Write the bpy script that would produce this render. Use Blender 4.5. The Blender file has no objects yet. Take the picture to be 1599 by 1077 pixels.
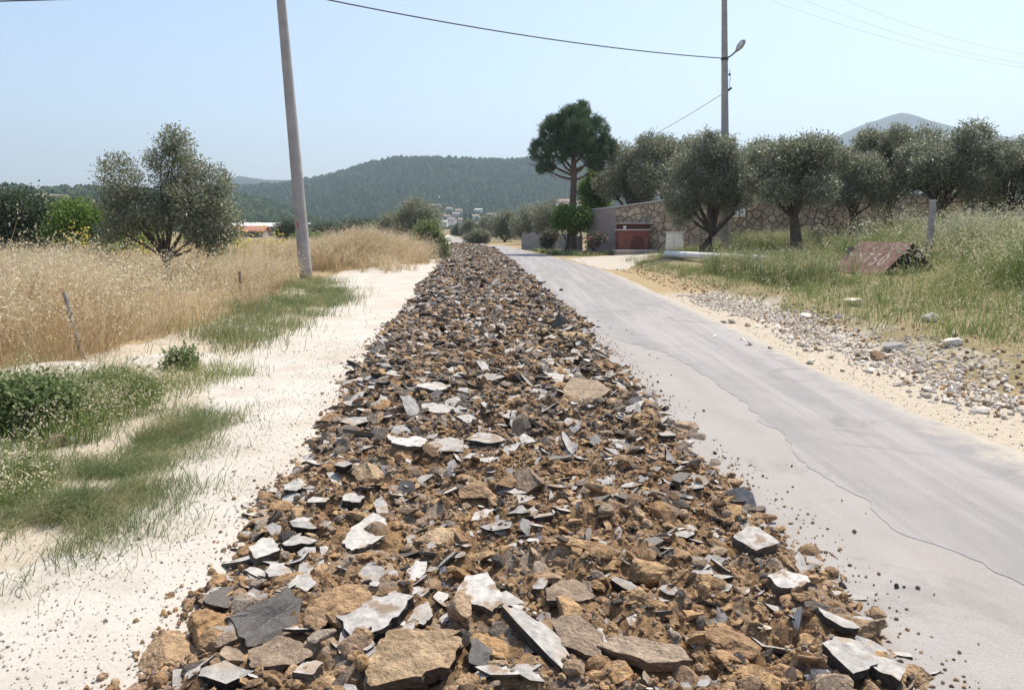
import bpy, bmesh, math, random
import numpy as np
from mathutils import Vector, Matrix

# ------------------------------------------------------------------ camera, sky, sun, exposure
SC = bpy.context.scene
COL = SC.collection
H = 1.7                                   # eye height
FPX, CX, CY, HOR = 1231.0, 799.5, 538.5, 355.0
TH = math.atan((CY - HOR) / FPX)          # camera pitch
cam_d = bpy.data.cameras.new('camera')
cam_d.sensor_width = 36.0
cam_d.lens = FPX / 1599.0 * 36.0
cam_d.clip_start = 0.05
cam_d.clip_end = 20000
cam = bpy.data.objects.new('camera', cam_d)
COL.objects.link(cam)
cam.location = (0, 0, H)
cam.rotation_euler = (math.pi / 2 - TH, 0, 0)
SC.camera = cam

SUN_AZ, SUN_EL = math.radians(38), math.radians(60)      # azimuth clockwise from +Y
world = bpy.data.worlds.new('World')
SC.world = world
world.use_nodes = True
wn = world.node_tree
sky = wn.nodes.new('ShaderNodeTexSky')
sky.sky_type = 'NISHITA'
sky.sun_disc = False
sky.sun_elevation = SUN_EL
sky.sun_rotation = SUN_AZ
sky.air_density = 1.0
sky.dust_density = 1.8
sky.ozone_density = 1.0
bg = wn.nodes['Background']
wn.links.new(sky.outputs[0], bg.inputs[0])
bg.inputs[1].default_value = 0.128
sun_d = bpy.data.lights.new('sun', 'SUN')
sun_d.energy = 4.2
sun_d.angle = math.radians(0.6)
sun_d.color = (1.0, 0.925, 0.81)
sun = bpy.data.objects.new('sun', sun_d)
COL.objects.link(sun)
sdir = Vector((math.sin(SUN_AZ) * math.cos(SUN_EL), math.cos(SUN_AZ) * math.cos(SUN_EL), math.sin(SUN_EL)))
sun.rotation_euler = (-sdir).to_track_quat('-Z', 'Y').to_euler()
sun.location = (20, 30, 60)
SC.view_settings.view_transform = 'Standard'
SC.view_settings.look = 'None'
SC.view_settings.exposure = 0.62
SC.view_settings.gamma = 1.0
SC.view_settings.use_curve_mapping = False
SC.cycles.use_denoising = True
SC.cycles.max_bounces = 6
SC.cycles.transparent_max_bounces = 8

RNG = np.random.default_rng(11)

# ------------------------------------------------------------------ noise
def vnoise(x, y, seed=0):
    x = np.asarray(x, float); y = np.asarray(y, float)
    xi = np.floor(x).astype(np.int64); yi = np.floor(y).astype(np.int64)
    xf = x - xi; yf = y - yi
    def h(a, b):
        n = (a * 374761393 + b * 668265263 + seed * 974634777) & 0x7fffffff
        n = ((n ^ (n >> 13)) * 1274126177) & 0x7fffffff
        n = (n ^ (n >> 16)) & 0xffff
        return n / 65535.0
    u = xf * xf * (3 - 2 * xf); v = yf * yf * (3 - 2 * yf)
    return (h(xi, yi) * (1 - u) + h(xi + 1, yi) * u) * (1 - v) + (h(xi, yi + 1) * (1 - u) + h(xi + 1, yi + 1) * u) * v

def fbm(x, y, oct=4, seed=0):
    s = 0; a = 0.5; t = 0
    for o in range(oct):
        s = s + a * vnoise(x * 2 ** o, y * 2 ** o, seed + o * 17); t += a; a *= 0.5
    return s / t

def sstep(a, b, x):
    t = np.clip((x - a) / (b - a), 0, 1)
    return t * t * (3 - 2 * t)

# ------------------------------------------------------------------ the lie of the land (metres; x right, y away)
RL = np.array([(0, -1.44), (2.7, -1.44), (4.9, -1.57), (6.1, -1.6), (8, -1.8), (11.3, -2.09), (16.9, -2.2), (22.3, -2.55), (30, -2.95), (42.5, -3.6), (55, -4.5), (71, -5.6), (90, -7.4), (140, -13)])
RR = np.array([(0, 1.58), (3.5, 1.58), (4.9, 1.55), (6.1, 1.44), (9, 1.38), (12.7, 1.28), (22.3, 0.88), (30, 0.45), (38.6, 0.0), (61, -1.3), (76, -3.4), (90, -5.2), (140, -10.5)])
AR = np.array([(0, 4.1), (5.7, 3.86), (7.3, 3.66), (9.7, 3.62), (13.1, 3.76), (17.6, 3.75), (23.5, 3.82), (30, 3.75), (42.5, 2.75), (64, 0.4), (76, -1.0), (90, -2.8), (140, -7.5)])
CK = np.array([(0, 2.62), (3.5, 2.42), (4.25, 2.17), (5.6, 2.12), (6.9, 2.24), (8.5, 2.2), (10.2, 2.15), (11.3, 1.85), (12.9, 1.25)])
TL = np.array([(0, -5.5), (3.0, -5.2), (3.7, -2.6), (4.25, -2.3), (5.6, -2.6), (7.25, -2.85), (9.7, -3.75), (13.5, -3.6), (20, -4.3), (24.0, -5.6), (26, -6.4), (29, -6.2), (31, -4.9), (47, -4.4), (71, -6.6), (90, -8.6), (140, -14)])
FE = np.array([(0, -6.5), (5, -5.8), (8.5, -5.3), (15, -5.0), (22, -6.4), (26, -7.2), (29, -7.6), (31, -6.0), (47, -5.0), (71, -7.2), (140, -15)])   # edge of the dry field
def ip(tab, y): return np.interp(y, tab[:, 0], tab[:, 1])

def terrain(x, y):
    x = np.asarray(x, float); y = np.asarray(y, float)
    ex = ip(AR, y) + 1.3
    d = np.maximum(0, x - ex)
    fade = sstep(2, 9, y) * (1 - sstep(60, 110, y))
    z = 1.3 * (1 - np.exp(-d * 0.115)) * fade
    z = z * (1 - 0.75 * sstep(38, 46, y) * (1 - sstep(8.5, 12.5, x)))
    # rubbly verge ridge beside the right shoulder
    z = z + 0.16 * np.exp(-((x - ex - 0.7) / 0.7) ** 2) * fade * (1 - sstep(22, 28, y)) * (0.4 + 0.9 * fbm(x * .9, y * .7, 2, 5))
    dl = np.maximum(0, ip(FE, y) + 0.8 - x)
    z = z + 0.14 * (1 - np.exp(-dl * 0.8)) * (1 - sstep(70, 110, y))
    # earth heap on the left with dry grass
    z = z + 0.75 * np.exp(-(((x + 6.2) / 1.6) ** 2 + ((y - 33.5) / 3.0) ** 2))
    # white sand banks on the left
    z = z + 0.16 * np.exp(-(((x + 5.1) / 0.6) ** 2 + ((y - 8.4) / 0.9) ** 2))
    z = z + 0.10 * np.exp(-(((x + 4.3) / 0.5) ** 2 + ((y - 9.8) / 0.6) ** 2))
    rough = (1 - sstep(-0.6, 0.2, x - ip(RL, y)) * (1 - sstep(-0.2, 0.5, x - ip(AR, y))))
    z = z + rough * (0.05 * (fbm(x * 1.3, y * 1.3, 3, 3) - 0.5) + 0.012 * (fbm(x * 7, y * 7, 2, 8) - .5)) * (1 - sstep(60, 100, y))
    return z

def gray(px, py):
    u = (px - CX) / FPX; v = (CY - py) / FPX
    return u, math.cos(TH) + v * math.sin(TH), -math.sin(TH) + v * math.cos(TH)
def GT(px, py, flat=False):
    """point of the ground seen at a spot of the photograph"""
    u, dy, dz = gray(px, py)
    z = 0.0
    for _ in range(14):
        t = (z - H) / dz
        if flat: break
        z = 0.5 * z + 0.5 * float(terrain(u * t, dy * t))
    return (u * t, dy * t)
def DP(px, py, d):
    u, dy, dz = gray(px, py)
    t = d / dy
    return Vector((u * t, d, H + dz * t))
def tz(x, y): return float(terrain(x, y))

# ------------------------------------------------------------------ mesh helpers
def np_mesh(name, V, polys, mats=(), midx=None, smooth=False):
    """polys: list of int arrays (n,k), k constant in each"""
    me = bpy.data.meshes.new(name)
    V = np.asarray(V, np.float32)
    polys = [np.asarray(p, np.int32) for p in polys if len(p)]
    nl = sum(p.size for p in polys); npoly = sum(len(p) for p in polys)
    me.vertices.add(len(V)); me.vertices.foreach_set('co', V.ravel())
    me.loops.add(nl); me.loops.foreach_set('vertex_index', np.concatenate([p.ravel() for p in polys]))
    tot = np.concatenate([np.full(len(p), p.shape[1], np.int32) for p in polys])
    start = np.concatenate([[0], np.cumsum(tot)[:-1]]).astype(np.int32)
    me.polygons.add(npoly)
    me.polygons.foreach_set('loop_start', start)
    for m in mats: me.materials.append(m)
    if midx is not None: me.polygons.foreach_set('material_index', np.asarray(midx, np.int32))
    me.polygons.foreach_set('use_smooth', np.full(npoly, smooth))
    me.update(calc_edges=True)
    return me

def link(name, me, parent=None, label=None, cat=None, group=None, kind=None, loc=None, rot=None, scale=None):
    o = bpy.data.objects.new(name, me)
    COL.objects.link(o)
    if parent is not None: o.parent = parent
    if loc is not None: o.location = loc
    if rot is not None: o.rotation_euler = rot
    if scale is not None: o.scale = scale
    for k, v in (('label', label), ('category', cat), ('group', group), ('kind', kind)):
        if v: o[k] = v
    return o

class MB:
    """collects simple solids into one mesh"""
    def __init__(s): s.bm = bmesh.new()
    def box(s, c, d, rz=0, bev=0.0, rot=None):
        r = bmesh.ops.create_cube(s.bm, size=1.0)
        M = Matrix.Translation(c) @ (rot if rot is not None else Matrix.Rotation(rz, 4, 'Z')) @ Matrix.Diagonal((*d, 1))
        bmesh.ops.transform(s.bm, matrix=M, verts=r['verts'])
        if bev:
            es = list({e for v in r['verts'] for e in v.link_edges})
            bmesh.ops.bevel(s.bm, geom=es, offset=bev, segments=1, affect='EDGES')
        return s
    def tube(s, pts, rad, n=8, cap=True):
        pts = [Vector(p) for p in pts]
        rings = []
        for i, p in enumerate(pts):
            d = (pts[min(i + 1, len(pts) - 1)] - pts[max(i - 1, 0)]).normalized()
            a = Vector((0, 0, 1)) if abs(d.z) < .9 else Vector((1, 0, 0))
            x = d.cross(a).normalized(); y = d.cross(x)
            r = rad[i] if hasattr(rad, '__len__') else rad
            rings.append([s.bm.verts.new(p + x * (r * math.cos(k * 2 * math.pi / n)) + y * (r * math.sin(k * 2 * math.pi / n))) for k in range(n)])
        for a, b in zip(rings, rings[1:]):
            for k in range(n): s.bm.faces.new((a[k], a[(k + 1) % n], b[(k + 1) % n], b[k]))
        if cap:
            s.bm.faces.new(rings[0][::-1]); s.bm.faces.new(rings[-1])
        return s
    def poly(s, pts, thick, dirv):
        """extruded polygon"""
        dirv = Vector(dirv) * thick
        a = [s.bm.verts.new(p) for p in pts]; b = [s.bm.verts.new(Vector(p) + dirv) for p in pts]
        n = len(pts)
        s.bm.faces.new(a); s.bm.faces.new(b[::-1])
        for k in range(n): s.bm.faces.new((a[(k + 1) % n], a[k], b[k], b[(k + 1) % n]))
        return s
    def build(s, name, mat, parent=None, smooth=False, **kw):
        bmesh.ops.recalc_face_normals(s.bm, faces=s.bm.faces)
        me = bpy.data.meshes.new(name); s.bm.to_mesh(me); s.bm.free()
        me.materials.append(mat)
        if smooth: me.polygons.foreach_set('use_smooth', [True] * len(me.polygons))
        return link(name, me, parent, **kw)

def empty(name, loc, rz=0, label=None, cat=None, group=None):
    o = bpy.data.objects.new(name, None); COL.objects.link(o)
    o.location = loc; o.rotation_euler = (0, 0, rz); o.empty_display_size = .2
    if label: o['label'] = label
    if cat: o['category'] = cat
    if group: o['group'] = group
    return o

# ------------------------------------------------------------------ materials
def new_mat(name, rough=0.9, spec=0.2):
    m = bpy.data.materials.new(name); m.use_nodes = True
    nt = m.node_tree; b = nt.nodes['Principled BSDF']
    b.inputs['Roughness'].default_value = rough
    b.inputs['Specular IOR Level'].default_value = spec
    return m, nt, b
def N(nt, t, **kw):
    n = nt.nodes.new(t)
    for k, v in kw.items(): setattr(n, k, v)
    return n
def ramp(nt, src, stops):
    r = N(nt, 'ShaderNodeValToRGB')
    while len(r.color_ramp.elements) < len(stops): r.color_ramp.elements.new(0.5)
    for e, (p, c) in zip(r.color_ramp.elements, stops): e.position = p; e.color = (*c, 1)
    nt.links.new(src, r.inputs[0]); return r.outputs[0]
def noise(nt, vec, scale, detail=4, rough=.55, dist=0.0):
    n = N(nt, 'ShaderNodeTexNoise'); n.inputs['Scale'].default_value = scale
    n.inputs['Detail'].default_value = detail; n.inputs['Roughness'].default_value = rough; n.inputs['Distortion'].default_value = dist
    nt.links.new(vec, n.inputs['Vector']); return n.outputs[0]
def mix(nt, fac, a, b, mode='MIX'):
    m = N(nt, 'ShaderNodeMix', data_type='RGBA', blend_type=mode)
    for sock, v in ((m.inputs[0], fac), (m.inputs[6], a), (m.inputs[7], b)):
        if hasattr(v, 'is_output') or hasattr(v, 'links'): nt.links.new(v, sock)
        else: sock.default_value = v if not isinstance(v, tuple) else (*v, 1)
    return m.outputs[2]
def math_n(nt, op, a, b=0.0, clamp=False):
    m = N(nt, 'ShaderNodeMath', operation=op, use_clamp=clamp)
    for s, v in ((m.inputs[0], a), (m.inputs[1], b)):
        if isinstance(v, (int, float)): s.default_value = v
        else: nt.links.new(v, s)
    return m.outputs[0]
def bump(nt, bsdf, h, strength=.5, dist=.02):
    b = N(nt, 'ShaderNodeBump'); b.inputs['Strength'].default_value = strength; b.inputs['Distance'].default_value = dist
    nt.links.new(h, b.inputs['Height']); nt.links.new(b.outputs[0], bsdf.inputs['Normal'])
def pos(nt): return N(nt, 'ShaderNodeNewGeometry').outputs['Position']
def rnd(nt):
    """a random number for each piece, joined or not"""
    g = N(nt, 'ShaderNodeNewGeometry').outputs['Random Per Island']; o = N(nt, 'ShaderNodeObjectInfo').outputs['Random']
    return math_n(nt, 'FRACT', math_n(nt, 'ADD', g, o))

def mat_simple(name, c1, c2, scale=6, rough=.9, bumps=0.0, bscale=40, spec=.2, dist=.02, metallic=0.0):
    m, nt, b = new_mat(name, rough, spec)
    p = pos(nt)
    nt.links.new(ramp(nt, noise(nt, p, scale, 5), [(.32, c1), (.68, c2)]), b.inputs['Base Color'])
    b.inputs['Metallic'].default_value = metallic
    if bumps: bump(nt, b, noise(nt, p, bscale, 5), bumps, dist)
    return m
def mat_pieces(name, stops, grain=60, gamp=.35, bumps=.5, bscale=50, dist=.01, rough=.95, spec=.15, fine=None):
    """colour differs from piece to piece, with grain"""
    m, nt, b = new_mat(name, rough, spec)
    p = pos(nt)
    c = ramp(nt, rnd(nt), stops)
    g = noise(nt, p, grain, 6, .65)
    c = mix(nt, 1.0, c, ramp(nt, g, [(.3, (1 - gamp,) * 3), (.7, (1 + gamp,) * 3)]), 'MULTIPLY')
    if fine:
        c = mix(nt, ramp(nt, noise(nt, p, fine[0], 3), [(fine[1], (0, 0, 0)), (fine[1] + .08, (1, 1, 1))]), c, fine[2])
    nt.links.new(c, b.inputs['Base Color'])
    if bumps: bump(nt, b, noise(nt, p, bscale, 6, .6), bumps, dist)
    return m
def mat_leaf(name, stops, trans=.25, rough=.6, spec=.3, patch=0.0, pscale=.8):
    m, nt, b = new_mat(name, rough, spec)
    g = N(nt, 'ShaderNodeNewGeometry').outputs['Random Per Island']
    if patch:
        g = math_n(nt, 'ADD', math_n(nt, 'MULTIPLY', g, 1 - patch), math_n(nt, 'MULTIPLY', ramp(nt, noise(nt, pos(nt), pscale, 4, .6), [(.34, (0, 0, 0)), (.66, (1, 1, 1))]), patch))
    c = ramp(nt, g, stops)
    nt.links.new(c, b.inputs['Base Color'])
    t = N(nt, 'ShaderNodeBsdfTranslucent'); nt.links.new(c, t.inputs[0])
    mx = N(nt, 'ShaderNodeMixShader'); mx.inputs[0].default_value = trans
    nt.links.new(b.outputs[0], mx.inputs[1]); nt.links.new(t.outputs[0], mx.inputs[2])
    nt.links.new(mx.outputs[0], nt.nodes['Material Output'].inputs[0])
    return m

M = {}
# asphalt shards: dusty top, black broken sides, soil-stained underside
M['slab_top'] = mat_pieces('slab_top', [(0, (0.268, 0.250, 0.238)), (.35, (0.427, 0.403, 0.378)), (.65, (0.354, 0.329, 0.305)), (1, (0.537, 0.506, 0.470))], 26, .34, .6, 120, .008, fine=(11, .55, (.28, .215, .155)))
M['slab_side'] = mat_pieces('slab_side', [(0, (.026, .024, .022)), (.5, (.06, .053, .047)), (1, (.15, .125, .10))], 70, .4, .8, 110, .012)
M['slab_under'] = mat_pieces('slab_under', [(0, (.05, .045, .042)), (.5, (.16, .115, .08)), (1, (.26, .18, .115))], 40, .4, .7, 80, .012)
M['clod'] = mat_pieces('clod', [(0, (.22, .145, .095)), (.25, (.41, .255, .13)), (.5, (.31, .215, .145)), (.75, (.49, .315, .16)), (1, (.40, .30, .215))], 22, .55, 1.0, 55, .03, fine=(75, .60, (.54, .39, .23)))
M['clod_dark'] = mat_pieces('clod_dark', [(0, (0.061, 0.055, 0.049)), (.4, (0.146, 0.122, 0.104)), (.7, (0.244, 0.195, 0.152)), (1, (0.329, 0.268, 0.213))], 40, .45, 1.0, 70, .02)
M['pebble'] = mat_pieces('pebble', [(0, (.22, .20, .18)), (.4, (.42, .38, .33)), (.7, (.33, .29, .25)), (1, (.62, .57, .5))], 60, .25, .4, 120, .004)
M['white_stone'] = mat_pieces('white_stone', [(0, (0.366, 0.305, 0.244)), (.35, (0.586, 0.525, 0.445)), (.7, (0.732, 0.683, 0.610)), (1, (0.464, 0.366, 0.281))], 30, .25, .6, 60, .01)

def mat_bed():
    m, nt, b = new_mat('torn_up_soil', .97, .1)
    p = pos(nt)
    n1 = noise(nt, p, 2.2, 6, .65, .6); n2 = noise(nt, p, 9, 6, .7); n3 = noise(nt, p, 45, 5, .7)
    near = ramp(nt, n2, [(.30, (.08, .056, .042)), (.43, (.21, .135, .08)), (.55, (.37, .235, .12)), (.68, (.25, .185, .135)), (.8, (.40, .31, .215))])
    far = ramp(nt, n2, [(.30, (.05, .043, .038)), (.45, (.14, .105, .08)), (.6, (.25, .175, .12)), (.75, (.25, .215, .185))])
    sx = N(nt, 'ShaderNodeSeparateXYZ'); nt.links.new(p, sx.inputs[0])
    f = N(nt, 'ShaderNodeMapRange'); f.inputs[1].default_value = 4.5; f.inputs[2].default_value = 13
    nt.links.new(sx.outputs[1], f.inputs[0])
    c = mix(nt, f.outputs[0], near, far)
    c = mix(nt, ramp(nt, n1, [(.52, (0, 0, 0)), (.62, (.6, .6, .6))]), c, (.40, .35, .30))
    c = mix(nt, 1.0, c, ramp(nt, n3, [(.3, (.65,) * 3), (.7, (1.3,) * 3)]), 'MULTIPLY')
    nt.links.new(c, b.inputs['Base Color'])
    bump(nt, b, n3, .9, .03)
    return m
M['bed'] = mat_bed()

def mat_ground():
    m, nt, b = new_mat('ground_soil', .97, .1)
    p = pos(nt)
    at = N(nt, 'ShaderNodeAttribute', attribute_name='zone')
    sp = N(nt, 'ShaderNodeSeparateColor'); nt.links.new(at.outputs['Color'], sp.inputs[0])
    n1 = noise(nt, p, 1.6, 6, .6); n2 = noise(nt, p, 14, 6, .65); n3 = noise(nt, p, 90, 4, .7)
    litter = ramp(nt, n2, [(.3, (.20, .145, .085)), (.5, (.34, .26, .15)), (.7, (.46, .37, .23))])
    dust = ramp(nt, n1, [(.3, (.43, .385, .325)), (.5, (.51, .47, .41)), (.7, (.55, .515, .465))])
    dust = mix(nt, ramp(nt, noise(nt, p, .55, 6, .65, .8), [(.5, (0, 0, 0)), (.62, (.4, .4, .4))]), dust, (.42, .345, .265))
    dust = mix(nt, ramp(nt, noise(nt, p, 38, 5, .75), [(.56, (0, 0, 0)), (.66, (.6, .6, .6))]), dust, (.36, .32, .275))
    sand = ramp(nt, n2, [(.3, (.38, .315, .235)), (.55, (.46, .40, .315)), (.75, (.52, .475, .40))])
    green = ramp(nt, n2, [(.3, (.15, .12, .065)), (.55, (.26, .215, .12)), (.75, (.38, .32, .20))])
    def soft(ch):
        return math_n(nt, 'MULTIPLY', math_n(nt, 'SUBTRACT', math_n(nt, 'ADD', ch, math_n(nt, 'MULTIPLY', n2, .5)), .62), 4.0, True)
    c = mix(nt, soft(sp.outputs[2]), litter, green)
    c = mix(nt, soft(sp.outputs[1]), c, sand)
    c = mix(nt, soft(sp.outputs[0]), c, dust)
    nt.links.new(c, b.inputs['Base Color'])
    bump(nt, b, noise(nt, p, 30, 8, .7), .5, .03)
    return m
M['ground'] = mat_ground()

def mat_asphalt(name, a, bcol, dustc, dusty):
    m, nt, b = new_mat(name, .88, .25)
    p = pos(nt)
    mp = N(nt, 'ShaderNodeMapping'); mp.inputs['Scale'].default_value = (1.6, .28, 1)
    nt.links.new(p, mp.inputs[0])
    st = noise(nt, mp.outputs[0], 1.5, 6, .6, .4)
    c = ramp(nt, noise(nt, p, 2.0, 6, .62), [(.3, a), (.7, bcol)])
    c = mix(nt, ramp(nt, st, [(.42, (0, 0, 0)), (.68, (dusty,) * 3)]), c, dustc)
    mp2 = N(nt, 'ShaderNodeMapping'); mp2.inputs['Scale'].default_value = (3.2, .10, 1); nt.links.new(p, mp2.inputs[0])
    c = mix(nt, ramp(nt, noise(nt, mp2.outputs[0], 1.2, 4, .6), [(.46, (0, 0, 0)), (.62, (.45,) * 3)]), c, tuple(v * 1.18 for v in dustc))
    c = mix(nt, ramp(nt, noise(nt, p, .9, 7, .7, 1.2), [(.56, (0, 0, 0)), (.64, (.5,) * 3)]), c, tuple(v * .72 for v in a))
    sx = N(nt, 'ShaderNodeSeparateXYZ'); nt.links.new(p, sx.inputs[0])
    mr = N(nt, 'ShaderNodeMapRange'); mr.inputs[1].default_value = 3.0; mr.inputs[2].default_value = 4.0; nt.links.new(sx.outputs[0], mr.inputs[0])
    sand = math_n(nt, 'MULTIPLY', math_n(nt, 'SUBTRACT', math_n(nt, 'ADD', mr.outputs[0], noise(nt, p, 4, 6, .7)), .92), 2.2, True)
    c = mix(nt, sand, c, (.44, .395, .325))
    c = mix(nt, ramp(nt, noise(nt, p, 60, 4, .7), [(.60, (0, 0, 0)), (.66, (.35,) * 3)]), c, tuple(v * .55 for v in a))
    c = mix(nt, 1.0, c, ramp(nt, noise(nt, p, 170, 3, .7), [(.3, (.78,) * 3), (.7, (1.18,) * 3)]), 'MULTIPLY')
    # thin wandering cracks
    v = N(nt, 'ShaderNodeTexVoronoi', feature='DISTANCE_TO_EDGE'); v.inputs['Scale'].default_value = .55
    wn_ = N(nt, 'ShaderNodeTexNoise'); wn_.inputs['Scale'].default_value = 3; wn_.inputs['Detail'].default_value = 5
    nt.links.new(p, wn_.inputs['Vector']); wv = mix(nt, .35, p, wn_.outputs['Color'], 'ADD')
    nt.links.new(wv, v.inputs['Vector'])
    ck = ramp(nt, v.outputs['Distance'], [(.0, (1, 1, 1)), (.006, (0, 0, 0))])
    ck = math_n(nt, 'MULTIPLY', ck, ramp(nt, noise(nt, p, .5, 2), [(.52, (0, 0, 0)), (.6, (.22, .22, .22))]))
    c = mix(nt, ck, c, (.15, .14, .13))
    nt.links.new(c, b.inputs['Base Color'])
    bump(nt, b, noise(nt, p, 130, 5, .7), .25, .008)
    return m
M['asphalt'] = mat_asphalt('worn_asphalt', (.24, .226, .222), (.28, .265, .26), (.335, .317, .303), .5)
M['asphalt_base'] = mat_asphalt('dusty_old_asphalt', (.305, .287, .268), (.345, .325, .305), (.275, .245, .225), .6)
M['apron'] = mat_asphalt('stained_apron', (.27, .235, .215), (.42, .38, .345), (.58, .53, .47), .8)
M['concrete'] = mat_simple('concrete', (.30, .28, .275), (.40, .375, .36), 3, .9, .25, 60)
M['concrete_pale'] = mat_simple('pale_concrete', (.50, .48, .45), (.62, .6, .56), 4, .9, .2, 60)
M['plaster'] = mat_simple('pink_plaster', (.34, .27, .25), (.42, .34, .315), 1.8, .95, .3, 30)
M['mortar'] = mat_simple('mortar', (.10, .078, .065), (.18, .145, .12), 6, .97, .5, 50)
M['stone'] = mat_pieces('wall_stone', [(0, (.27, .20, .145)), (.3, (.44, .335, .24)), (.6, (.35, .28, .22)), (1, (.54, .42, .30))], 8, .35, .8, 25, .03)
M['roof_old'] = mat_simple('faded_roof', (.27, .19, .155), (.38, .26, .20), .15, .95)
M['brick_red'] = mat_simple('brick_red', (.20, .075, .058), (.28, .115, .09), 5, .9, .4, 40)
M['dark_red'] = mat_simple('dark_red', (.11, .04, .032), (.16, .06, .05), 5, .95, .3, 40)
M['white'] = mat_simple('white_paint', (.66, .65, .62), (.76, .75, .72), 6, .7, .1, 40)
M['rust'] = mat_simple('rusty_iron', (.14, .075, .055), (.30, .18, .135), 5, .8, .4, 30)
M['dark'] = mat_simple('dark_metal', (.03, .03, .032), (.06, .06, .06), 8, .7)
M['wire'] = mat_simple('wire_black', (.04, .04, .045), (.07, .07, .07), 8, .7)
M['lamp_metal'] = mat_simple('lamp_metal', (.30, .30, .31), (.38, .38, .39), 8, .5)
M['lamp_glass'] = mat_simple('lamp_glass', (.55, .56, .55), (.62, .63, .62), 8, .3, spec=.5)
M['wood'] = mat_simple('weathered_wood', (.17, .135, .105), (.30, .25, .205), 12, .95, .5, 50)
M['wood_grey'] = mat_simple('grey_planks', (.22, .205, .19), (.33, .31, .285), 5, .95, .4, 40)
M['white_worn'] = mat_simple('worn_white_paint', (.26, .13, .09), (.62, .58, .52), 16, .8)
M['red_paint'] = mat_simple('red_paint', (.45, .07, .05), (.55, .1, .07), 8)
M['tile_red'] = mat_simple('roof_tile', (.30, .135, .09), (.40, .205, .145), 2, .9)
M['house_wall'] = mat_simple('house_wall', (.62, .58, .52), (.72, .68, .62), .2, .95)
M['window'] = mat_simple('window_dark', (.05, .06, .07), (.08, .09, .1), 1, .3, spec=.5)
M['bag'] = mat_simple('cream_plastic', (.62, .53, .36), (.74, .66, .5), 12, .6, .4, 40)
M['bark'] = mat_simple('bark', (.07, .055, .043), (.15, .12, .095), 9, .97, .9, 25, dist=.05)
M['bark_pine'] = mat_simple('pine_bark', (.10, .07, .055), (.19, .135, .105), 9, .97, .9, 20, dist=.05)
M['olive_leaf'] = mat_leaf('olive_leaf', [(0, (.115, .137, .075)), (.45, (.195, .217, .132)), (.8, (.29, .305, .21)), (1, (.48, .48, .39))], .38, .45, .5)
M['pine_needle'] = mat_leaf('pine_needle', [(0, (.045, .085, .042)), (.6, (.08, .135, .06)), (1, (.14, .19, .10))], .28)
M['green_leaf'] = mat_leaf('green_leaf', [(0, (.07, .13, .026)), (.5, (.13, .22, .042)), (1, (.22, .30, .075))], .42)
M['dark_leaf'] = mat_leaf('dark_leaf', [(0, (.045, .075, .035)), (.6, (.08, .115, .055)), (1, (.17, .195, .12))], .3, .45, .5)
M['weed_leaf'] = mat_leaf('weed_leaf', [(0, (.10, .15, .05)), (.6, (.185, .24, .09)), (1, (.34, .36, .19))], .4)
M['pale_leaf'] = mat_leaf('pale_leaf', [(0, (.34, .33, .25)), (.6, (.50, .48, .39)), (1, (.62, .60, .51))], .25)
M['pink'] = mat_leaf('pink_flower', [(0, (.55, .16, .17)), (1, (.72, .32, .31))], .3)
M['yellow'] = mat_leaf('yellow_flower', [(0, (.55, .43, .06)), (1, (.65, .55, .14))], .3)
M['green_grass'] = mat_leaf('green_grass', [(0, (.105, .145, .06)), (.35, (.155, .20, .08)), (.62, (.25, .27, .12)), (.82, (.38, .345, .185)), (1, (.52, .45, .27))], .4, patch=.5, pscale=2.2)
M['bank_grass'] = mat_leaf('bank_grass', [(0, (.095, .145, .04)), (.45, (.165, .225, .065)), (.75, (.27, .295, .115)), (1, (.52, .455, .25))], .42, patch=.6, pscale=.7)
M['dry_grass'] = mat_leaf('dry_grass', [(0, (.27, .165, .08)), (.3, (.42, .295, .155)), (.62, (.54, .43, .26)), (1, (.66, .58, .42))], .38, patch=.6, pscale=1.1)
M['field_straw'] = mat_leaf('field_straw', [(0, (.46, .33, .17)), (.4, (.58, .45, .26)), (1, (.70, .59, .39))], .38, patch=.4, pscale=.12)
M['oat_head'] = mat_leaf('oat_head', [(0, (.55, .45, .27)), (1, (.76, .69, .53))], .35)
M['forest'] = mat_leaf('forest_tree', [(0, (.024, .052, .025)), (.6, (.042, .078, .034)), (1, (.075, .108, .05))], 0, .9, .0)
M['scrub'] = mat_leaf('scrub_tree', [(0, (.03, .052, .028)), (.6, (.048, .075, .036)), (1, (.08, .10, .05))], 0, .9, .0)
M['hill'] = mat_simple('hill_soil', (.035, .06, .03), (.07, .085, .045), .012, .98)
M['hill_tan'] = mat_simple('hill_soil_tan', (.09, .10, .05), (.30, .24, .16), .008, .98)
M['mountain'] = mat_simple('mountain_forest', (.022, .04, .03), (.04, .06, .042), .01, .98)
#PART2
M['slab_pale'] = mat_pieces('slab_pale', [(0, (.33, .31, .285)), (1, (.46, .435, .40))], 22, .32, .7, 110, .009, fine=(7, .56, (.36, .29, .22)))
M['slab_brown'] = mat_pieces('slab_brown', [(0, (.27, .20, .145)), (.5, (.33, .25, .18)), (1, (.40, .31, .23))], 18, .45, 1.0, 60, .025, fine=(80, .62, (.46, .37, .27)))
M['slab_tan'] = mat_pieces('slab_tan', [(0, (.40, .285, .175)), (1, (.47, .35, .22))], 14, .5, 1.0, 45, .035, fine=(30, .58, (.30, .20, .12)))
M['slab_dark'] = mat_pieces('slab_dark', [(0, (0.094, 0.085, 0.077)), (1, (0.188, 0.173, 0.158))], 60, .3, .5, 140, .006)

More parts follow.
